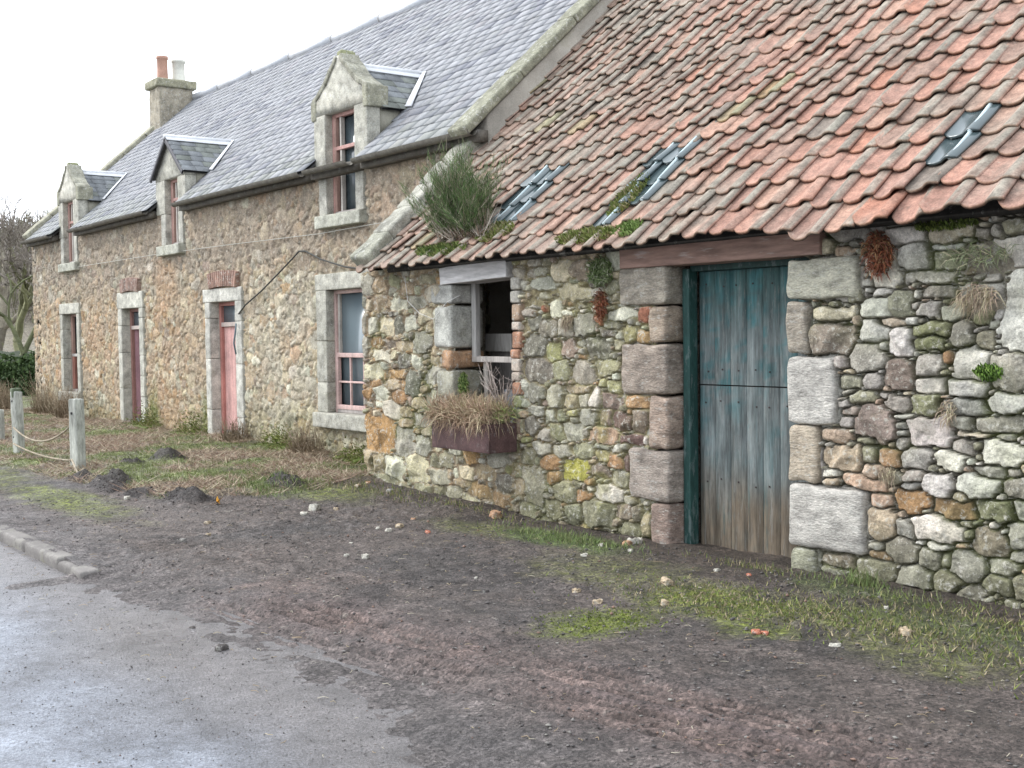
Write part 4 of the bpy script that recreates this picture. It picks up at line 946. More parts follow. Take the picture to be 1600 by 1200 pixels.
# dormers
for (cx, hw, rz_, ez, oh, cop), q in zip(DM, (DO3, DO2, DO1)):
    a, e, z0, _ = q; zt = {-14.0: 4.48, -19.93: 4.24, -25.55: 4.40}[cx]
    fy = CY - .03; th = .2
    b = MB(); col = (.40, .39, .335)
    sj = cx - hw, cx + hw
    gx = .02
    # jambs down to the sill, gable head above the opening
    for x0, x1 in ((sj[0], a), (e, sj[1])):
        b.rbox((x0 + x1) / 2, fy + th / 2, (3.66 + zt) / 2, (x1 - x0) / 2, th / 2, (zt - 3.66) / 2, .012, 6, .006, col, cvar=.22)
    for x0, x1 in ((a - .2, a), (e, e + .2)):
        b.rbox((x0 + x1) / 2, fy + th / 2, (z0 + 3.655) / 2, (x1 - x0) / 2, th / 2, (3.655 - z0) / 2, .012, 6, .006, (.40, .39, .34), cvar=.22)
    b.rbox(cx, fy + .02 + .03, z0 - .09, (e - a) / 2 + .22, .13, .085, .015, 6, .006, (.38, .38, .32), cvar=.2)
    if cop:   # curvy gablet with finial
        pr = [(-hw, ez), (-hw, ez + .24), (-hw * .78, ez + .32), (-hw * .52, rz_ - .2), (-hw * .3, rz_ - .05), (-.12, rz_ + .02), (-.07, rz_ + .10), (-.04, rz_ + .13)]
    else:
        pr = [(-hw, ez - .02), (-hw * .5, (ez + rz_) / 2 - .02), (-.02, rz_ - .03)]
    pts = [(x, z) for x, z in pr] + [(-x, z) for x, z in pr[::-1]]
    poly = [(-hw, zt)] + pts + [(hw, zt)]; n = len(poly)
    V = [(cx + x, fy, z) for x, z in poly] + [(cx + x, fy + th, z) for x, z in poly]
    F = [tuple(range(n))[::-1], tuple(range(n, 2 * n))] + [(i, (i + 1) % n, n + (i + 1) % n, n + i) for i in range(n)]
    b.add(V, F, col)
    dm = b.build('dormer', M['dressed'], CO)
    if cop:
        b = MB(); half = [p for p in pr]
        for sg in (-1, 1):
            L_ = [(cx + sg * -x * -1 if False else cx + sg * abs(x), z) for x, z in half]
            for (xa, za), (xb, zb) in zip(L_[1:-2], L_[2:-1]):
                L2 = math.hypot(xb - xa, zb - za); ang = math.atan2(zb - za, xb - xa)
                b.rbox((xa + xb) / 2, fy + .12, (za + zb) / 2 + .02, L2 / 2 + .015, .14, .036, .018, 4, .01, (.28, .275, .22), M=Matrix.Rotation(-ang, 4, 'Y'), cvar=.3)
            b.rbox(cx + sg * (hw - .02), fy + .14, ez + .14, .065, .16, .14, .02, 4, .01, (.28, .275, .21), cvar=.3)
        b.rbox(cx, fy + .12, rz_ + .10, .07, .11, .10, .035, 4, .012, (.25, .26, .15), cvar=.3)
        b.build('dormer_coping', M['dressed'], dm, smooth=True)
    # cheeks
    yb = EY + (ez - EZ) / SP
    for xx, t in ((cx - hw + .015, .06), (cx + hw - .075, .06)):
        b = MB()
        y0 = fy + th
        V = [(x, y, z) for x in (xx, xx + t) for (y, z) in ((y0, roofz(y0) - .08), (yb + .12, ez + .03), (y0, ez + .03))]
        b.add(V, [(0, 2, 1), (3, 4, 5), (0, 1, 4, 3), (1, 2, 5, 4), (2, 0, 3, 5)], (.30, .29, .235))
        b.build('dormer_cheek', M['render'], dm)
    # slated roof of the dormer
    b = MB(); w = hw + .05; dzr = rz_ - ez; sl = math.hypot(w, dzr); fy0 = fy + (th if cop else -.07)
    for sg in (-1, 1):
        suv = np.array((-sg * w / sl, 0, dzr / sl)); nuv = np.array((sg * dzr / sl, 0, w / sl)); org = np.array((cx + sg * w, 0, ez))
        yu = np.array((0, 1., 0)); y_e = EY + (ez - EZ) / SP; y_r = EY + (rz_ - EZ) / SP
        rs = np.random.RandomState(int(-cx * 10)); s = -.02; gau = .15
        while s < sl:
            y1 = y_e + (y_r - y_e) * min(1, (s + .1) / sl) + .05; ln = min(gau * 1.9, sl - s + .02); y = fy0
            while y < y1:
                ww = .24 * rs.uniform(.8, 1.2); a1 = min(y + ww, y1); g_ = rs.uniform(.8, 1.12); c = np.array((.23, .245, .255)) * g_
                if rs.rand() < .25: c = c * .7 + np.array((.2, .22, .12)) * .3
                n0 = .022 + rs.uniform(0, .006)
                qv = [(y + .003, s, n0), (a1 - .003, s, n0), (a1 - .003, s + ln, .004), (y + .003, s + ln, .004)]; qv += [(p[0], p[1], p[2] - .008) for p in qv]
                V = [org + yu * p[0] + suv * p[1] + nuv * p[2] for p in qv]
                b.add(V, [(0, 1, 2, 3), (0, 4, 5, 1), (1, 5, 6, 2), (3, 7, 4, 0)], c); y = a1
            s += gau
        if not cop:   # dark barge edge
            V = [org + yu * (fy0 - .01) + suv * p + nuv * q2 for p, q2 in ((-.04, .02), (sl, .02), (sl, -.05), (-.04, -.05))]; V += [v + yu * .03 for v in V]
            b.add(V, [(0, 1, 2, 3), (7, 6, 5, 4), (0, 4, 5, 1), (2, 6, 7, 3)], (.07, .07, .08))
        # solid underside
        V = [org + yu * fy0 + suv * 0 - nuv * .01, org + yu * fy0 + suv * sl - nuv * .01, org + yu * (y_r) + suv * sl - nuv * .01, org + yu * y_e - nuv * .01]
        V2 = [v - nuv * .02 for v in V]; b.add(V + V2, [(0, 1, 2, 3), (7, 6, 5, 4), (0, 4, 5, 1)], (.08, .08, .08))
    b.build('dormer_roof', M['slate'], dm)
    y_r = EY + (rz_ - EZ) / SP; y_e = EY + (ez - EZ) / SP
    b = MB(); b.tube([(cx, fy0 - .01, rz_ + .035), (cx, y_r + .03, rz_ + .05)], .035, (.66, .68, .70), 8)
    for sg in (-1, 1):
        V = [(cx, fy0, rz_ + .045), (cx + sg * .10, fy0, rz_ - .03), (cx + sg * .10, y_r - .0, rz_ - .03), (cx, y_r + .04, rz_ + .055)]; V += [(p[0], p[1], p[2] - .012) for p in V]
        b.add(V, [(0, 1, 2, 3), (7, 6, 5, 4), (1, 5, 6, 2), (0, 4, 5, 1)], (.64, .66, .68))
        # valley flashing down the main roof
        p0 = np.array((cx + sg * .02, y_r + .05, rz_ + .03)); p1 = np.array((cx + sg * (hw + .02), y_e, ez)); up = cnu * .052
        wv = np.array((sg * .20, .0, 0)); V = [p0 + up, p0 + wv * .45 + up, p1 + wv * 1.1 + up - csu * .03, p1 + up + csu * .02]
        V3 = [v - cnu * .01 for v in V]; b.add(V + V3, [(0, 1, 2, 3), (7, 6, 5, 4), (0, 4, 5, 1), (1, 5, 6, 2), (2, 6, 7, 3)], (.70, .71, .73))
    b.build('lead_flashing', M['leadw'], dm, smooth=False)
    qq = (a, e, z0, zt); sash(qq, fy + .14, 'dorm')
    b = MB(); b.box(a - .05, e + .05, fy + th + .09, fy + th + .13, z0, zt, (.25, .24, .23)) if False else b.box(a, e, CY + .8, CY + .83, 3.0, 4.3, (.02, .02, .02)); b.build('room_shade_panel', M['black'], CO)  # black panel paints in the unlit room behind the dormer window
    for q0, q1 in ((a - .06, a - .001), (e + .001, e + .06)):
        b = MB(); b.box(q0, q1, fy + th, fy + th + .1, z0, zt, (.3, .28, .24)); b.build('reveal', M['render'], dm)
# ================================================================== THINGS
def gzs(x, y): return float(gz(np.array([float(x)]), np.array([float(y)]))[0])
# planter under the byre window
pt = thing('planter_box', (-9.03, 6.42, .5), 'rotting brown trough planter fixed to the wall under the byre window', 'planter')
b = MB(); x0, x1, y0, y1, z0, z1 = -9.5, -8.58, 6.24, 6.555, .44, .70
for (a, e, c, d, f, h) in ((x0, x1, y0, y0 + .02, z0, z1), (x0, x1, y1 - .02, y1, z0, z1), (x0, x0 + .02, y0 + .02, y1 - .02, z0, z1), (x1 - .02, x1, y0 + .02, y1 - .02, z0, z1), (x0 + .02, x1 - .02, y0 + .02, y1 - .02, z0, z0 + .02)):
    b.rbox((a + e) / 2, (c + d) / 2, (f + h) / 2, (e - a) / 2, (d - c) / 2, (h - f) / 2, .005, 5, .003, (.085, .05, .048), cvar=.4)
b.build('trough', M['iron'], pt)
b = MB(); b.rbox(-9.04, 6.40, .66, .44, .14, .04, .02, 8, .012, (.06, .05, .035)); b.build('soil', M['dressed'], pt, smooth=True)
def straw(name, cols, n, fp, ft, w, parent=None, label=None, cat=None, group=None, mat='leaf', seed=1, org=None, kind=None):
    random.seed(seed); b = MB()
    for _ in range(n):
        p = fp(); q, bend = ft(p); b.blade(p, q, w * random.uniform(.6, 1.3), np.array(random.choice(cols)) * random.uniform(.75, 1.2), bend)
    o = b.build(name, M[mat], parent, org=org)
    if label: tag(o, label, cat, group)
    if kind: o['kind'] = kind
    return o
DRY = [(.42, .33, .22), (.38, .29, .2), (.46, .40, .26), (.33, .24, .17), (.40, .28, .2)]
GRN = [(.16, .22, .06), (.20, .26, .08), (.12, .18, .05), (.27, .30, .12)]
U = random.uniform
def fp1(): return (U(-9.5, -8.6), U(6.22, 6.56), U(.66, .74) + .10 * math.sin(U(0, 3.14)))
def ft1(p):
    if random.random() < .6: d = (U(-.16, .16), -U(.02, .16), U(-.22, .08))
    else: d = (U(-.12, .12), U(-.12, .10), U(.03, .20))
    return (p[0] + d[0], p[1] + d[1], p[2] + d[2]), (U(-.02, .02), -U(0, .05), U(.0, .06))
straw('dry_grass', DRY, 3400, fp1, ft1, .007, None, 'matted pale dry grass spilling over the brown trough planter', 'grass clump', org=(-9.03, 6.42, .66), seed=3)
straw('green_grass', [(.30, .34, .12), (.38, .40, .18), (.22, .27, .09)], 1100, lambda: (U(-9.3, -8.55), U(6.35, 6.56), U(.72, .84)), lambda p: ((p[0] + U(-.1, .1), p[1] - U(-.04, .12), p[2] + U(-.05, .09)), None), .006, None,
      'yellow green grass growing at the back of the planter below the open window', 'grass clump', org=(-9.03, 6.42, .72), seed=4)
b = MB(); random.seed(9)
for k in range(16):
    p = np.array((-8.72 + U(-.08, .05), 6.5, .78)); q = p + np.array((U(-.30, .22), U(-.10, .15), U(.25, .5))); m = (p + q) / 2 + np.array((U(-.05, .05), 0, U(-.02, .05)))
    b.tube([p, m, q], [.006, .004, .002], (.36, .31, .28), 4)
    for _ in range(4):
        t = U(.4, 1); r = p + (q - p) * t; b.tube([r, r + np.array((U(-.12, .12), U(-.05, .05), U(0, .12)))], [.003, .0015], (.36, .31, .28), 3)
tag(b.build('dead_shrub', M['bark'], org=(-8.72, 6.5, .78)), 'bare grey dead twigs rising at the right end of the planter', 'shrub')
# broom bush rooted on the roof
def roofpt(x, s, n=0.): return RO + np.array((x, 0, 0)) + SU * s + NU * n
bb = thing('broom_bush', tuple(roofpt(-9.85, .30)), 'bushy green broom growing out of the pantile roof beside the end coping', 'shrub')
random.seed(12); st_ = MB(); gr_ = MB(); root = roofpt(-9.42, .28, .02)
for k in range(150):
    a = U(0, 6.28); sp = abs(random.gauss(.15, .75)); H_ = U(.3, .88) * (1 - .18 * min(sp, 1)); dirv = np.array((math.cos(a) * sp * .85 + .08, math.sin(a) * sp * .5 - .06, .85)); dirv = dirv / np.linalg.norm(dirv)
    p0 = root + np.array((U(-.42, .3), U(-.03, .12), 0.02)); p1 = p0 + dirv * H_ * .5 + np.array((U(-.04, .04), U(-.04, .04), -.02)); p2 = p0 + dirv * H_ + np.array((U(-.05, .05), U(-.05, .05), .03))
    st_.tube([p0, p1, p2], [.005, .003, .0012], (.17, .15, .10), 3)
    for t in range(90):
        u = U(.22, 1.02); c0 = p0 + (p1 - p0) * u * 2 if u < .5 else p1 + (p2 - p1) * (u - .5) * 2
        d = dirv * U(.04, .13) + np.array((random.gauss(0, .035), random.gauss(0, .035), U(0, .04)))
        cg = np.array(random.choice([(.07, .13, .04), (.10, .165, .055), (.05, .09, .035), (.14, .18, .08), (.30, .27, .2), (.22, .2, .15), (.11, .18, .06)])) * U(.8, 1.25)
        gr_.blade(c0 + np.array((random.gauss(0, .02), random.gauss(0, .02), 0)), c0 + d, .0045, cg)
st_.build('stem', M['bark'], bb); gr_.build('foliage', M['leaf'], bb)
straw('dead_twigs', [(.36, .30, .24), (.28, .2, .15), (.42, .38, .32)], 420, lambda: tuple(root + np.array((U(-.35, .42), U(-.05, .12), U(0, .05)))), lambda p: ((p[0] + U(-.22, .22), p[1] + U(-.12, .1), p[2] + U(.06, .34)), None), .006, bb, seed=13)
# moss and grass cushions on the roof
def cushion(name, x, s, rx, rs_, label, seed, n=500, cols=((.16, .2, .05), (.22, .24, .08), (.11, .14, .04), (.27, .24, .13)), h=.05):
    random.seed(seed); b = MB()
    for _ in range(n):
        a = U(0, 6.28); q = math.sqrt(U(0, 1)); xx = x + math.cos(a) * q * rx; s2 = s + math.sin(a) * q * rs_
        p = roofpt(xx, s2, .035 + float(sag(np.array(xx), np.array(s2)))); hh = h * .55 * (1.15 - q)
        b.blade(p, p + np.array((U(-.03, .03), U(-.05, .01), hh + U(0, .035))), .016, np.array(random.choice(cols)) * U(.7, 1.25))
    return tag(b.build(name, M['leaf'], org=tuple(roofpt(x, s))), label, 'moss')
cushion('moss_cushion', -8.95, .36, .26, .14, 'moss cushion on the roof just below the leftmost glass tiles', 21, 900)
cushion('moss_cushion', -7.33, .62, .13, .28, 'moss and straw clump beside the large middle patch of glass tiles', 22, 900, h=.07)
cushion('moss_cushion', -7.45, .12, .38, .10, 'thin yellow green moss strip on the eaves tiles left of the green door', 23, 900)
cushion('moss_cushion', -6.95, .14, .16, .09, 'small bright moss patch on the eaves nearer the green door', 24, 400, ((.17, .25, .07), (.22, .3, .1), (.1, .15, .04)))
cushion('moss_cushion', -9.62, .16, .42, .10, 'dark moss lying on the tiles at the foot of the broom bush', 25, 700, ((.09, .14, .04), (.13, .18, .05), (.2, .22, .08)))
# plants on the byre wall
def wallplant(name, x, z, rx, rz_, n, cols, label, cat, seed, L=.08, droop=.05, w=.006, out=.07, group=None):
    random.seed(seed); b = MB()
    for _ in range(n):
        a = U(0, 6.28); q = math.sqrt(U(0, 1)); p = (x + math.cos(a) * q * rx, OY - .01 - U(0, .03), z + math.sin(a) * q * rz_)
        b.blade(p, (p[0] + U(-1, 1) * L, p[1] - U(.01, out), p[2] + U(-1, .6) * L - droop), w, np.array(random.choice(cols)) * U(.7, 1.25), (0, -.02, .02))
    return tag(b.build(name, M['leaf'], org=(x, OY, z)), label, cat, group)
RUST = [(.20, .07, .04), (.28, .10, .05), (.15, .06, .04), (.24, .14, .07)]
wallplant('withered_fern', -4.72, 1.99, .10, .13, 420, RUST, 'rust brown withered fern hanging under the eaves right of the green door', 'fern', 31, .07, .02, .010)
wallplant('withered_fern', -7.42, 1.73, .07, .12, 260, RUST, 'rust brown withered fern on the wall between window and green door', 'fern', 32, .05, .02, .009)
wallplant('grey_green_tuft', -7.42, 2.0, .13, .12, 520, [(.2, .24, .12), (.14, .19, .08), (.3, .32, .22), (.10, .15, .05)], 'grey green tuft growing out of the wall top left of the door lintel', 'plant', 33, .05, .0, .011)
STR = [(.42, .34, .24), (.34, .26, .2), (.47, .42, .28), (.3, .25, .19)]
wallplant('straw_tuft', -4.03, 1.70, .13, .07, 330, STR, 'large dry straw tuft hanging from the hollow at the upper right of the wall', 'grass tuft', 34, .08, .07, .005, .1)
wallplant('straw_tuft', -4.02, 1.93, .2, .05, 150, [(.3, .34, .2), (.42, .38, .26), (.2, .24, .12)], 'wispy green and yellow grass growing in the hollow under the right eaves', 'grass tuft', 35, .12, -.02, .005)
wallplant('straw_tuft', -4.22, 1.0, .05, .07, 110, STR, 'small dry grass tuft in a joint at mid height of the right wall', 'grass tuft', 36, .05, .06, .005)
wallplant('straw_tuft', -4.66, .58, .06, .05, 110, STR, 'small dry grass tuft low on the wall right of the green door', 'grass tuft', 37, .05, .05, .005)
wallplant('straw_tuft', -7.85, 1.62, .06, .05, 160, STR, 'pale straw tuft stuck in the wall between window and ferns', 'grass tuft', 38, .05, .08, .005)
wallplant('moss_patch', -3.95, 1.23, .10, .05, 260, [(.10, .18, .03), (.15, .24, .05), (.07, .12, .03)], 'bright green moss patch in the joints at the right edge of the wall', 'moss', 39, .02, .0, .016, .03)
wallplant('moss_patch', -4.25, 2.13, .22, .03, 260, [(.10, .14, .03), (.16, .2, .05), (.07, .09, .03)], 'dark moss along the wall head under the lifted right tiles', 'moss', 40, .02, .0, .016, .03)
wallplant('moss_patch', -9.42, 1.0, .07, .13, 320, [(.12, .17, .05), (.18, .21, .07), (.07, .12, .03)], 'green moss on the left jamb of the byre window', 'moss', 41, .025, .0, .014, .03)
# grass along wall feet and the verge
def near_wall_ok(x, y): return y < 6.52 if x > -11.4 else y < 7.8
b = MB(); random.seed(51); n = 0
vx = []
for _ in range(60000):
    x = -11.2 - (U(0, 1) ** 1.5) * 17; y = U(4.0, 7.8); e = float(0)
    vx.append((x, y))
vx = np.array(vx); ve = verge_edge(vx[:, 0]); dens = fbm(vx[:, 0], vx[:, 1], 1.3, 77, 3); vz = gz(vx[:, 0], vx[:, 1])
okm = (vx[:, 1] > ve + .02)
for (mx, my, r, h) in MOUNDS: okm &= np.hypot(vx[:, 0] - mx, (vx[:, 1] - my) / .8) > r * .8
kk = np.random.RandomState(4).rand(len(vx))
for (x, y), z, d, r_ in zip(vx[okm], vz[okm], dens[okm], kk[okm]):
    green = d + U(-.25, .25) > .06
    L = U(.012, .045) if green else U(.04, .17)
    c = np.array(random.choice(((.15, .19, .06), (.19, .22, .09), (.12, .15, .05)) if green else ((.40, .33, .24), (.32, .25, .19), (.46, .40, .29), (.27, .20, .15), (.3, .2, .15)))) * U(.75, 1.2)
    lean = .4 if green else 1.2
    b.blade((x, y, z - .005), (x + U(-1, 1) * L * lean, y + U(-1, 1) * L * lean, z + L * (1 if green else U(.15, .7))), U(.004, .009), c)
o = b.build('verge_grass', M['leaf']); o['kind'] = 'stuff'; o['label'] = 'rough dry and green grass in front of the cottage'; o['category'] = 'grass'
b = MB(); random.seed(52)
def patch(x, y, rx, ry, n, cols, L, w, lean=.5):
    pts = np.array([(x + random.gauss(0, .5) * rx, y + random.gauss(0, .5) * ry) for _ in range(n)])
    for (px_, py_), z in zip(pts, gz(pts[:, 0], pts[:, 1])):
        if py_ > 6.57: continue
        l = L * U(.4, 1.2); b.blade((px_, py_, z - .004), (px_ + U(-1, 1) * l * lean, py_ + U(-1, 1) * l * lean, z + l), w, np.array(random.choice(cols)) * U(.75, 1.2))
G1 = ((.12, .17, .06), (.16, .21, .08), (.2, .22, .1)); G2 = ((.15, .18, .05), (.22, .21, .09), (.3, .25, .16), (.11, .15, .04))
patch(-7.35, 6.12, .8, .22, 900, G1, .045, .007, .9); patch(-4.7, 6.35, .7, .12, 260, G1, .05, .005); patch(-5.6, 6.35, .5, .12, 200, G2, .04, .005); patch(-3.6, 6.15, 1.2, .3, 1100, G2, .035, .006, 1.)
patch(-4.75, 6.42, .12, .06, 160, G1, .11, .006); patch(-5.0, 5.4, .9, .45, 1800, G2, .022, .008, 1.); patch(-4.3, 5.6, .8, .4, 900, G2, .03, .007, 1.)
patch(-11.9, 5.6, .8, .35, 900, G1, .06, .009); patch(-5.1, 4.5, .3, .4, 900, ((.14, .18, .04), (.18, .21, .05), (.1, .13, .03)), .012, .01, 1.)
patch(-10.6, 6.25, 1.2, .25, 500, G2, .04, .008); patch(-8.9, 6.35, 1.2, .15, 260, G2, .04, .007); patch(-3.3, 5.6, .8, .5, 900, G2, .035, .007, 1.)
o = b.build('ground_cover', M['leaf']); o['kind'] = 'stuff'; o['label'] = 'grass and moss sprouting along the foot of the byre wall'; o['category'] = 'ground cover'
# gravel crumbs and straw litter
b = MB(); rs = np.random.RandomState(60)
ico = np.array([(0, 0, 1), (.9, 0, .3), (.28, .85, .3), (-.72, .53, .3), (-.72, -.53, .3), (.28, -.85, .3), (0, 0, -.4)]); icf = np.array([(0, i, i % 5 + 1) for i in range(1, 6)] + [(6, i % 5 + 1, i) for i in range(1, 6)])
N_ = 24000; gx = -1.8 - 11.5 * rs.rand(N_) ** 1.25; gy = 1.3 + 5.2 * rs.rand(N_) ** .75; gzv = np.maximum(gz(gx, gy), np.where(gy < 3., rz(gx, gy), -9)); VV = []; FF = []; CC = []
keepg = (gy < verge_edge(gx)) | (gx > -11)
gx, gy, gzv = gx[keepg], gy[keepg], gzv[keepg]
for (mx_, my_, r_, h_) in MOUNDS:
    aa = rs.rand(260) * 6.28; q_ = np.sqrt(rs.rand(260)) * r_ * 1.15; ax_ = mx_ + np.cos(aa) * q_; ay_ = my_ + np.sin(aa) * q_ * .8
    gx = np.append(gx, ax_); gy = np.append(gy, ay_); gzv = np.append(gzv, gz(ax_, ay_))
ndark = 260 * len(MOUNDS)
big_ = rs.rand(len(gx)) ** 6 * np.where(gy < 3.0, .35, 1.)
for i in range(len(gx)):
    r = .0035 + .011 * big_[i]; a = rs.rand() * 6.28; ca, sa = math.cos(a), math.sin(a)
    v = ico * r * rs.uniform(.6, 1.3, 3) * (1 + .25 * rs.randn(7, 1)); v = np.stack([v[:, 0] * ca - v[:, 1] * sa, v[:, 0] * sa + v[:, 1] * ca, v[:, 2] * .75], 1) + (gx[i], gy[i], gzv[i] + r * .15)
    t = rs.rand(); c = (.09, .083, .08) if t < .62 else (.16, .15, .14) if t < .84 else (.22, .21, .19) if t < .93 else (.20, .13, .10)
    if i >= len(gx) - ndark: c = (.035, .028, .026)
    VV.append(v); FF.append(icf + 7 * i); CC.append(np.tile(c, (7, 1)) * rs.uniform(.7, 1.2))
o = mesh('gravel', np.vstack(VV), np.vstack(FF), M['plain'], None, np.vstack(CC)); o['kind'] = 'stuff'; o['label'] = 'loose gravel crumbs scattered over the dark yard'; o['category'] = 'gravel'
b = MB(); random.seed(61)
for k in range(480):
    x = -2 - 9 * random.random(); y = U(2.0, 6.0); z = gzs(x, y) if y > 2.75 else -.21; a = U(0, 6.28); L = U(.015, .055)
    b.tube([(x, y, z + .004), (x + math.cos(a) * L * .5, y + math.sin(a) * L * .5, z + U(.003, .012)), (x + math.cos(a + .3) * L, y + math.sin(a + .3) * L, z + .005)], .0016, random.choice(((.42, .35, .22), (.36, .28, .18), (.5, .46, .36))), 3)
o = b.build('straw_litter', M['plain']); o['kind'] = 'stuff'; o['label'] = 'bits of pale straw and twig littering the yard'; o['category'] = 'litter'
# single stones and brick fragments one could pick up
def pebble(name, x, y, r, c, label, cat, group, seed, fl=.6):
    random.seed(seed); b = MB(); z = gzs(x, y) if y > 2.7 else -.212
    b.rbox(0, 0, 0, r * U(.8, 1.3), r * U(.55, .85), r * fl, r * .3, 3, r * .4, c, M=Matrix.Rotation(U(0, 3), 4, 'Z'), fr=2 / r, cvar=.2)
    return tag(b.build(name, M['dressed'], org=(x, y, z + r * fl * .5), smooth=True) if False else mesh(name, np.vstack(b.v) + np.array((x, y, z + r * fl * .45)), b.f, M['dressed'], None, np.vstack(b.c), True, org=(x, y, z)), label, cat, group)
def gp(u, v, z=-.14):
    q = np.array(((u - 800) / 1870., -(v - 600) / 1870., -1.)); A = np.array(ROT).T @ q; t = (z - 1.5) / A[2]; return A[0] * t, A[1] * t
SL = "-4.36,4.95,0.05,r,brick_fragment,bright red brick fragment lying on the moss nearest the road|-4.31,4.97,0.035,r,brick_fragment,small orange brick chip touching the bright red fragment|-10.97,6.39,0.05,o,brick_fragment,rounded orange stone at the outer corner of the byre|-10.90,6.23,0.045,b,loose_stone,pale tan stone left of the byre corner|-10.38,6.30,0.05,g,loose_stone,grey stone at the foot of the byre corner|-10.10,5.30,0.09,w,loose_stone,broken white mortar lump in the yard before the cottage corner|-9.91,5.09,0.05,w,loose_stone,white chip left of the broken mortar lump|-10.00,5.47,0.045,b,loose_stone,tan chip right of the broken mortar lump|-9.00,5.70,0.045,o,brick_fragment,flat pink brick piece in front of the byre wall|-8.67,5.24,0.045,w,loose_stone,pale chip in the scatter below the planter|-8.79,5.21,0.035,w,loose_stone,small white chip at the left of the scatter below the planter|-8.31,5.40,0.04,r,brick_fragment,dull red chip at the right of the scatter below the planter|-8.78,5.42,0.05,b,loose_stone,tan rubble piece in the middle of the scatter below the planter|-7.70,4.45,0.05,w,loose_stone,flat pale stone alone on the dark tarmac|-7.84,4.37,0.035,w,loose_stone,slim white chip left of the flat pale stone|-8.33,4.69,0.02,w,loose_stone,tiny white chip above the flat pale stone|-10.08,4.23,0.04,b,loose_stone,tan stone in front of the dark molehill|-9.39,3.94,0.035,b,loose_stone,smaller tan stone nearer the road below the molehill|-9.29,3.68,0.04,g,loose_stone,grey stone on the tarmac left of the tan ones|-12.15,4.23,0.05,w,loose_stone,whitish stone at the foot of the earth heap|-5.58,5.48,0.07,b,loose_stone,tan angular stone on the mossy ground before the door|-5.80,4.89,0.045,b,loose_stone,pale tan stone left of the moss before the door|-5.48,4.79,0.045,b,loose_stone,pinkish tan stone at the upper tip of the moss|-5.19,5.08,0.05,b,loose_stone,flat tan stone in the moss before the door|-3.94,5.09,0.035,w,loose_stone,small white stone right of the red fragments|-3.84,5.56,0.06,b,loose_stone,yellowish flat stone before the right wall|-5.69,6.07,0.03,w,loose_stone,white chip just left of the door foot|-6.88,6.33,0.06,o,loose_stone,orange brown stone at the foot of the left door jamb|-6.89,6.42,0.08,w,loose_stone,grey white stone leaning at the wall left of the door|-6.69,5.72,0.035,w,loose_stone,white crumb pile before the wall left of the door|-6.91,6.08,0.04,w,loose_stone,pale rubble bit near the wall left of the door|-6.62,6.12,0.035,w,loose_stone,pale chip in front of the leaning grey stone|-5.43,6.10,0.03,r,brick_fragment,orange chip right below the green door|-6.55,4.64,0.02,w,loose_stone,small white pebble on open tarmac|-6.76,2.72,0.04,d,loose_stone,dark clod on the mud left of the tyre track|-6.17,2.65,0.05,d,loose_stone,flat black clod beside the straw near the road|-6.15,4.43,0.03,d,loose_stone,dark clod on the dirt at mid yard|-8.63,6.34,0.09,o,loose_stone,flat reddish slab lying at the wall foot under the planter|-4.25,5.97,0.03,w,loose_stone,pale crumb at the foot of the right wall"
PC = dict(w=(.46, .44, .38), b=(.40, .32, .22), r=(.42, .16, .10), o=(.38, .23, .14), g=(.26, .25, .23), d=(.10, .09, .085))
for k, it in enumerate(SL.split('|')):
    x, y, r, c, nm, lb = it.split(','); pebble(nm, float(x), float(y), float(r) * .62, PC[c], lb, nm.split('_')[-1], None, 100 + k, .45 if nm != 'loose_stone' else .6)
# ---- rope fence on the verge
M['postw'] = material('weathered_post', .9, .4, 7, 40, .9, 26, .01, .4, (.48, .49, .46), 9, .58, .45, (.17, .19, .11), 6., stretch=(1, 1, .22), speck=.4)
def post(x, y, w, h, lean, label, seed, top):
    random.seed(seed); z = gzs(x, y) - .12; o3 = (x, y, z + .12); r_ = thing('fence_post', o3, label, 'fence post', 'weathered fence posts on the verge')
    b = MB(); T = Matrix.Rotation(lean, 4, 'Y') @ Matrix.Rotation(R(12), 4, 'Z')
    b.rbox(0, 0, h / 2, w / 2, w / 2 * .8, h / 2, .016, 9, .008, (.36, .37, .33), M=T, cvar=.35, fr=7); b.v = [v + np.array((x, y, z)) for v in b.v]
    b.build('shaft', M['postw'], r_, smooth=True)
    if seed == 2:
        b = MB(); p = T @ Vector((0, 0, h - .02)); b.rbox(x + p.x, y + p.y, z + p.z, w / 2 + .004, w / 2 * .8 + .004, .07, .02, 4, .01, (.09, .11, .07), cvar=.3); b.build('mossy_head', M['bark'], r_, smooth=True)
    for zz in top:
        p = T @ Vector((.01, -w / 2 * .8, zz)); b = MB(); b.rbox(x + p.x, y + p.y - .001, z + p.z, .02, .012, .016, .008, 2, .003, (.02, .02, .02)); b.build('rope_hole', M['black'], r_)
post(-15.18, 4.68, .165, .98, R(-1), 'nearest weathered grey fence post with the rope end trailing from its foot', 1, (.80,))
post(-18.1, 4.74, .15, 1.0, R(-4), 'leaning grey fence post with a dark green head, second from the right', 2, (.86, .34))
post(-20.35, 5.04, .15, .62, R(-1), 'short stub of a grey fence post at the left edge of the picture', 3, (.3,))
def rope(pts, label, seed):
    b = MB(); b.tube(pts, .013, (.27, .23, .17), 6); return tag(b.build('rope', M['wood'], org=tuple(pts[0])), label, 'rope', None)
def cat_(p, q, s, n=12): return [tuple(np.array(p) * (1 - t) + np.array(q) * t - np.array((0, 0, 4 * s * t * (1 - t)))) for t in np.linspace(0, 1, n)]
rope(cat_((-18.05, 4.67, .25), (-15.24, 4.61, .42), .19), 'sagging upper rope hung between the two nearest fence posts', 1)
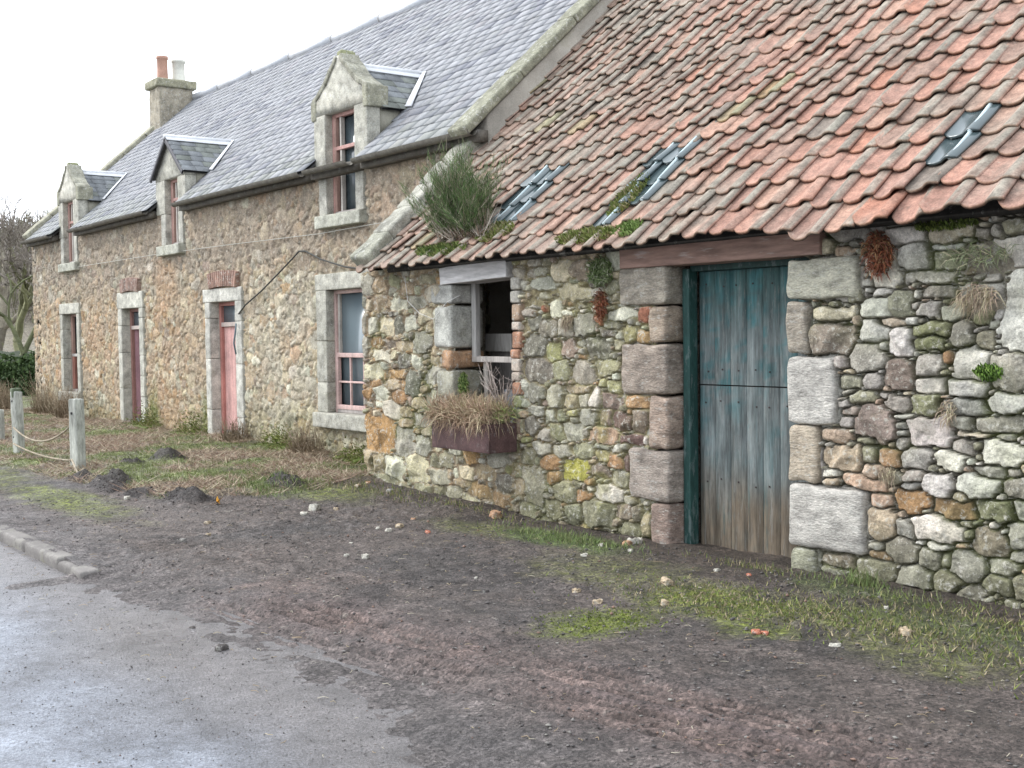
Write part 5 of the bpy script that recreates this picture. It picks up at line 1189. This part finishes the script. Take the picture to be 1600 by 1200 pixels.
rope(cat_((-18.05, 4.66, .02), (-15.2, 4.6, -.0), .05), 'lower rope lying slack between the two nearest fence posts', 2)
rope([(-15.1, 4.58, .02), (-14.7, 4.5, -.05), (-14.15, 4.38, -.10)], 'loose rope end running from the nearest post into the soil', 3)
# ---- cable and wire on the cottage wall
b = MB(); cp = [(-17.22, 1.87), (-16.95, 2.0), (-16.41, 2.19), (-15.77, 2.44), (-15.36, 2.62), (-15.16, 2.70), (-14.98, 2.69), (-14.52, 2.55), (-13.91, 2.42), (-13.49, 2.37), (-12.9, 2.34)]
b.tube([(x, 7.80 - .01 * (k % 2), z) for k, (x, z) in enumerate(cp)], .013, (.05, .05, .045), 6); tag(b.build('cable', M['plain'], org=(-15.2, 7.8, 2.6)), 'black cable looping over the near cottage door and window', 'cable')
b = MB(); b.tube([(-24.9, 7.80, 3.0), (-20.5, 7.80, 2.985), (-17.5, 7.80, 2.95), (-14.6, 7.80, 2.90), (-11.4, 7.80, 2.93)], .006, (.4, .39, .35), 4); tag(b.build('wire', M['plain'], org=(-18, 7.8, 2.95)), 'thin pale wire strung along the cottage wall below the dormer sills', 'wire')
b = MB(); b.tube([(-17.28, 7.78, 1.72), (-17.22, 7.74, 1.6), (-17.31, 7.75, 1.42), (-17.26, 7.76, 1.25)], .014, (.12, .16, .18), 5); tag(b.build('rope', M['plain'], org=(-17.25, 7.76, 1.6)), 'short blue grey rope hanging at the right jamb of the near pink door', 'rope')
b = MB(); w_ = [(-10.35, 6.50, 2.1), (-10.3, 6.50, 1.85), (-10.08, 6.50, 1.72), (-9.82, 6.49, 1.66), (-9.60, 6.50, 1.82), (-9.45, 6.55, 1.88)]
b.tube(w_, .003, (.6, .6, .58), 4); tag(b.build('wire', M['plain'], org=(-10, 6.5, 1.8)), 'thin white wire dangling on the byre wall left of the window', 'wire')
# ---- weeds against the cottage
def weed(x, y, h, n, cols, label, seed, name='dry_weed'):
    random.seed(seed); b = MB(); z = gzs(x, y); dry = name == 'bramble' or cols is BR
    b.rbox(x, min(y, 7.66), z + .0, h * .75, .16, .045, .03, 6, .015, np.array(cols[0]) * .8)
    for _ in range(n * 9):
        px_ = x + max(-.72, min(.72, random.gauss(0, .5) * .8)) * h; py_ = min(7.82, y + max(-.15, min(.15, random.gauss(0, .12)))); L = h * U(.15, .8) * math.exp(-((px_ - x) / (h * .7)) ** 2)
        if dry and random.random() < .5:
            q = (px_ + U(-1, 1) * L * .8, py_ + U(-.5, .3) * L, z + L * 1.2); b.tube([(px_, py_, z), ((px_ + q[0]) / 2 + U(-.03, .03), (py_ + q[1]) / 2, z + L * .75), q], [.003, .0025, .0015], np.array(random.choice(cols)) * U(.8, 1.2), 3)
        else:
            zz = z + U(0, 1) ** 1.5 * L; b.blade((px_, py_, zz), (px_ + U(-.05, .05), py_ - U(-.01, .06), zz + U(-.02, .06)), .014, np.array(random.choice(cols)) * U(.8, 1.2))
    return tag(b.build(name, M['leaf'], org=(x, y, z)), label, 'weed')
BR = ((.25, .19, .13), (.32, .26, .19), (.18, .14, .09)); GM = ((.10, .13, .03), (.16, .19, .05), (.2, .18, .08))
weed(-26.6, 7.5, 1.0, 60, BR, 'tall dry brown weed against the far cottage window', 71)
weed(-21.0, 7.7, .7, 90, GM, 'mossy green weed heap right of the mauve cottage door', 72)
weed(-18.95, 7.7, .6, 90, GM, 'mossy weed heap left of the near pink door', 73)
weed(-17.0, 7.6, .45, 60, BR, 'dry brown weed tuft at the right foot of the near pink door', 74)
weed(-15.6, 7.65, .6, 90, GM, 'dark green weed between pink door and near cottage window', 75)
weed(-14.5, 7.5, .5, 70, BR, 'straggly dry weed below the near cottage window', 76)
weed(-13.2, 7.5, .4, 60, GM, 'low green weed in the corner between cottage and byre', 77)
for k_, (x_, y_) in enumerate(((-28.9, 7.3), (-30.2, 6.8), (-31.5, 7.6), (-24.5, 7.4))):
    weed(x_, y_, .8, 120, BR, ('pale dry bramble heap at the far cottage corner', 'dry bramble heap behind the fence posts', 'dry bramble heap in front of the ivy hedge', 'low dry weed between far window and mauve door')[k_], 80 + k_, 'bramble')
# orange leaf and plastic
b = MB(); x, y = -11.18, 4.78; z = gzs(x, y); b.blade((x, y, z + .01), (x + .13, y + .02, z + .09), .07, (.75, .42, .06)); b.blade((x + .05, y, z + .02), (x - .08, y + .05, z + .07), .05, (.7, .36, .05)); tag(b.build('orange_leaf', M['plain'], org=(x, y, z)), 'bright orange withered leaf beside the dark molehill', 'leaf')
# ---- bare trees, ivy hedge, wooded bank behind
def tree(name, x, y, h, seed, label, tw=.22, lean=(0, 0), moss=(.17, .19, .08), depth=6, base=None):
    random.seed(seed); z = gzs(x, y) if base is None else base; t_ = thing(name, (x, y, z), label, 'tree', 'bare trees beyond the cottage'); tr = MB(); cr = MB()
    def grow(p, d, L, r, k):
        if k > depth: return
        q = p; n = 3; pts = [p]; dd = d
        for _ in range(n):
            dd = (dd + Vector((random.gauss(0, .16), random.gauss(0, .16), random.gauss(.03, .12)))).normalized(); q = q + dd * L / n; pts.append(q)
        c = np.array(moss) * U(.7, 1.25) if k < 4 else np.array((.21, .185, .16)) * U(.8, 1.2)
        rr = [r, r * .9, r * .8, r * .68]
        (tr if k < 1 else cr).tube(pts, rr, c, 7 if k < 2 else 4 if k < 4 else 3, cap=False)
        m = 2 if k < 1 else random.choice((2, 3, 3)) if k < 5 else 3
        for i in range(m):
            ang = U(.25, .75); ax = Vector((random.gauss(0, 1), random.gauss(0, 1), random.gauss(0, 1))).cross(dd)
            if ax.length < 1e-3: continue
            nd = Matrix.Rotation(ang, 3, ax.normalized()) @ dd; st = pts[-1] if i < 2 or k < 1 else pts[-2]
            grow(st, nd, L * U(.62, .88), r * U(.55, .75), k + 1)
    grow(Vector((x, y, z - .2)), Vector((lean[0], lean[1], 1)).normalized(), h * .24, tw, 0)
    tr.build('trunk', M['bark'], t_, smooth=True); cr.build('branches', M['bark'], t_)
    return t_
tree('bare_tree', -37.6, 9.6, 6.4, 3, 'large bare tree with mossy green limbs beside the far gable', .14, (.12, .05), (.12, .13, .07), 7)
tree('bare_tree', -42, 11.5, 7.4, 5, 'taller bare tree standing behind the mossy one', .22, (.15, 0), (.18, .18, .10), 7)
tree('bare_tree', -47, 15.5, 7.5, 8, 'slim bare grey tree furthest right behind the gable', .2, (.1, .1), (.2, .19, .14), 7)
tree('bare_tree', -52, 12.8, 8.5, 9, 'bare grey tree at the left edge in front of the wooded bank', .24, (.1, 0), (.2, .18, .14), 7)
b = MB(); rs = np.random.RandomState(77)
def band(n, sx, sy, hh, cx, cy, cols, w, lf):
    xx = cx + rs.uniform(-sx, sx, n); yy = cy + rs.uniform(-sy, sy, n); zz = gz(xx, yy)
    for i in range(n):
        h = hh * rs.uniform(.5, 1.15); c = np.array(cols[rs.randint(len(cols))]) * rs.uniform(.75, 1.25); p = np.array((xx[i], yy[i], zz[i])); q = p + np.array((rs.uniform(-.5, .5) * lf, rs.uniform(-.5, .5) * lf, h))
        b.tube([p, (p + q) / 2 + rs.uniform(-.2, .2, 3), q], [w, w * .7, w * .25], c, 3, False)
        for _ in range(5):
            t = rs.uniform(.25, .95); s_ = p + (q - p) * t; e_ = s_ + np.array((rs.uniform(-1, 1) * h * .28, rs.uniform(-1, 1) * h * .28, h * rs.uniform(.05, .35))); b.tube([s_, e_], [w * .45, w * .15], c, 3, False)
band(2600, 22, 14, 3.4, -90, 25, ((.22, .195, .17), (.19, .175, .13), (.25, .22, .18), (.17, .17, .10)), .07, 1.)
o = b.build('woodland', M['bark']); o['kind'] = 'stuff'; o['label'] = 'leafless brown wood covering the bank behind the cottage'; o['category'] = 'wood'
hd = thing('ivy_hedge', (-39, 9.6, -.1), 'dark green ivy hedge under the bare trees left of the cottage', 'hedge')
b = MB(); rs = np.random.RandomState(78)
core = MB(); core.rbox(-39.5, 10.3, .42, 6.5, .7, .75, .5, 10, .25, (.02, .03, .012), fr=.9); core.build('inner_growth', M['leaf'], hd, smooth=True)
for k in range(9000):
    x = -39.5 + rs.uniform(-6.8, 6.9); top = 1.15 + .18 * float(vn(np.array(x), np.array(0.), .8, 5)); z = -.2 + rs.rand() ** .7 * (top + .2); y = 9.55 - .12 * rs.rand() + (rs.rand() * 1.4 if z > top - .2 else 0) + max(0, z - .9) * .5
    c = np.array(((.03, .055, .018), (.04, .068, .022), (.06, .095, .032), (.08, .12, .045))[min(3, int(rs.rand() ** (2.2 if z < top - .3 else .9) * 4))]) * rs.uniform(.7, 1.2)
    p = np.array((x, y, z)); d = rs.uniform(-1, 1, 3); d = d / np.linalg.norm(d) * rs.uniform(.04, .09); e = np.cross(d, rs.uniform(-1, 1, 3)); e = e / (np.linalg.norm(e) + 1e-6) * rs.uniform(.03, .06)
    b.add([p - d, p + e, p + d, p - e], [(0, 1, 2, 3)], c)
b.build('leaves', M['leaf'], hd)
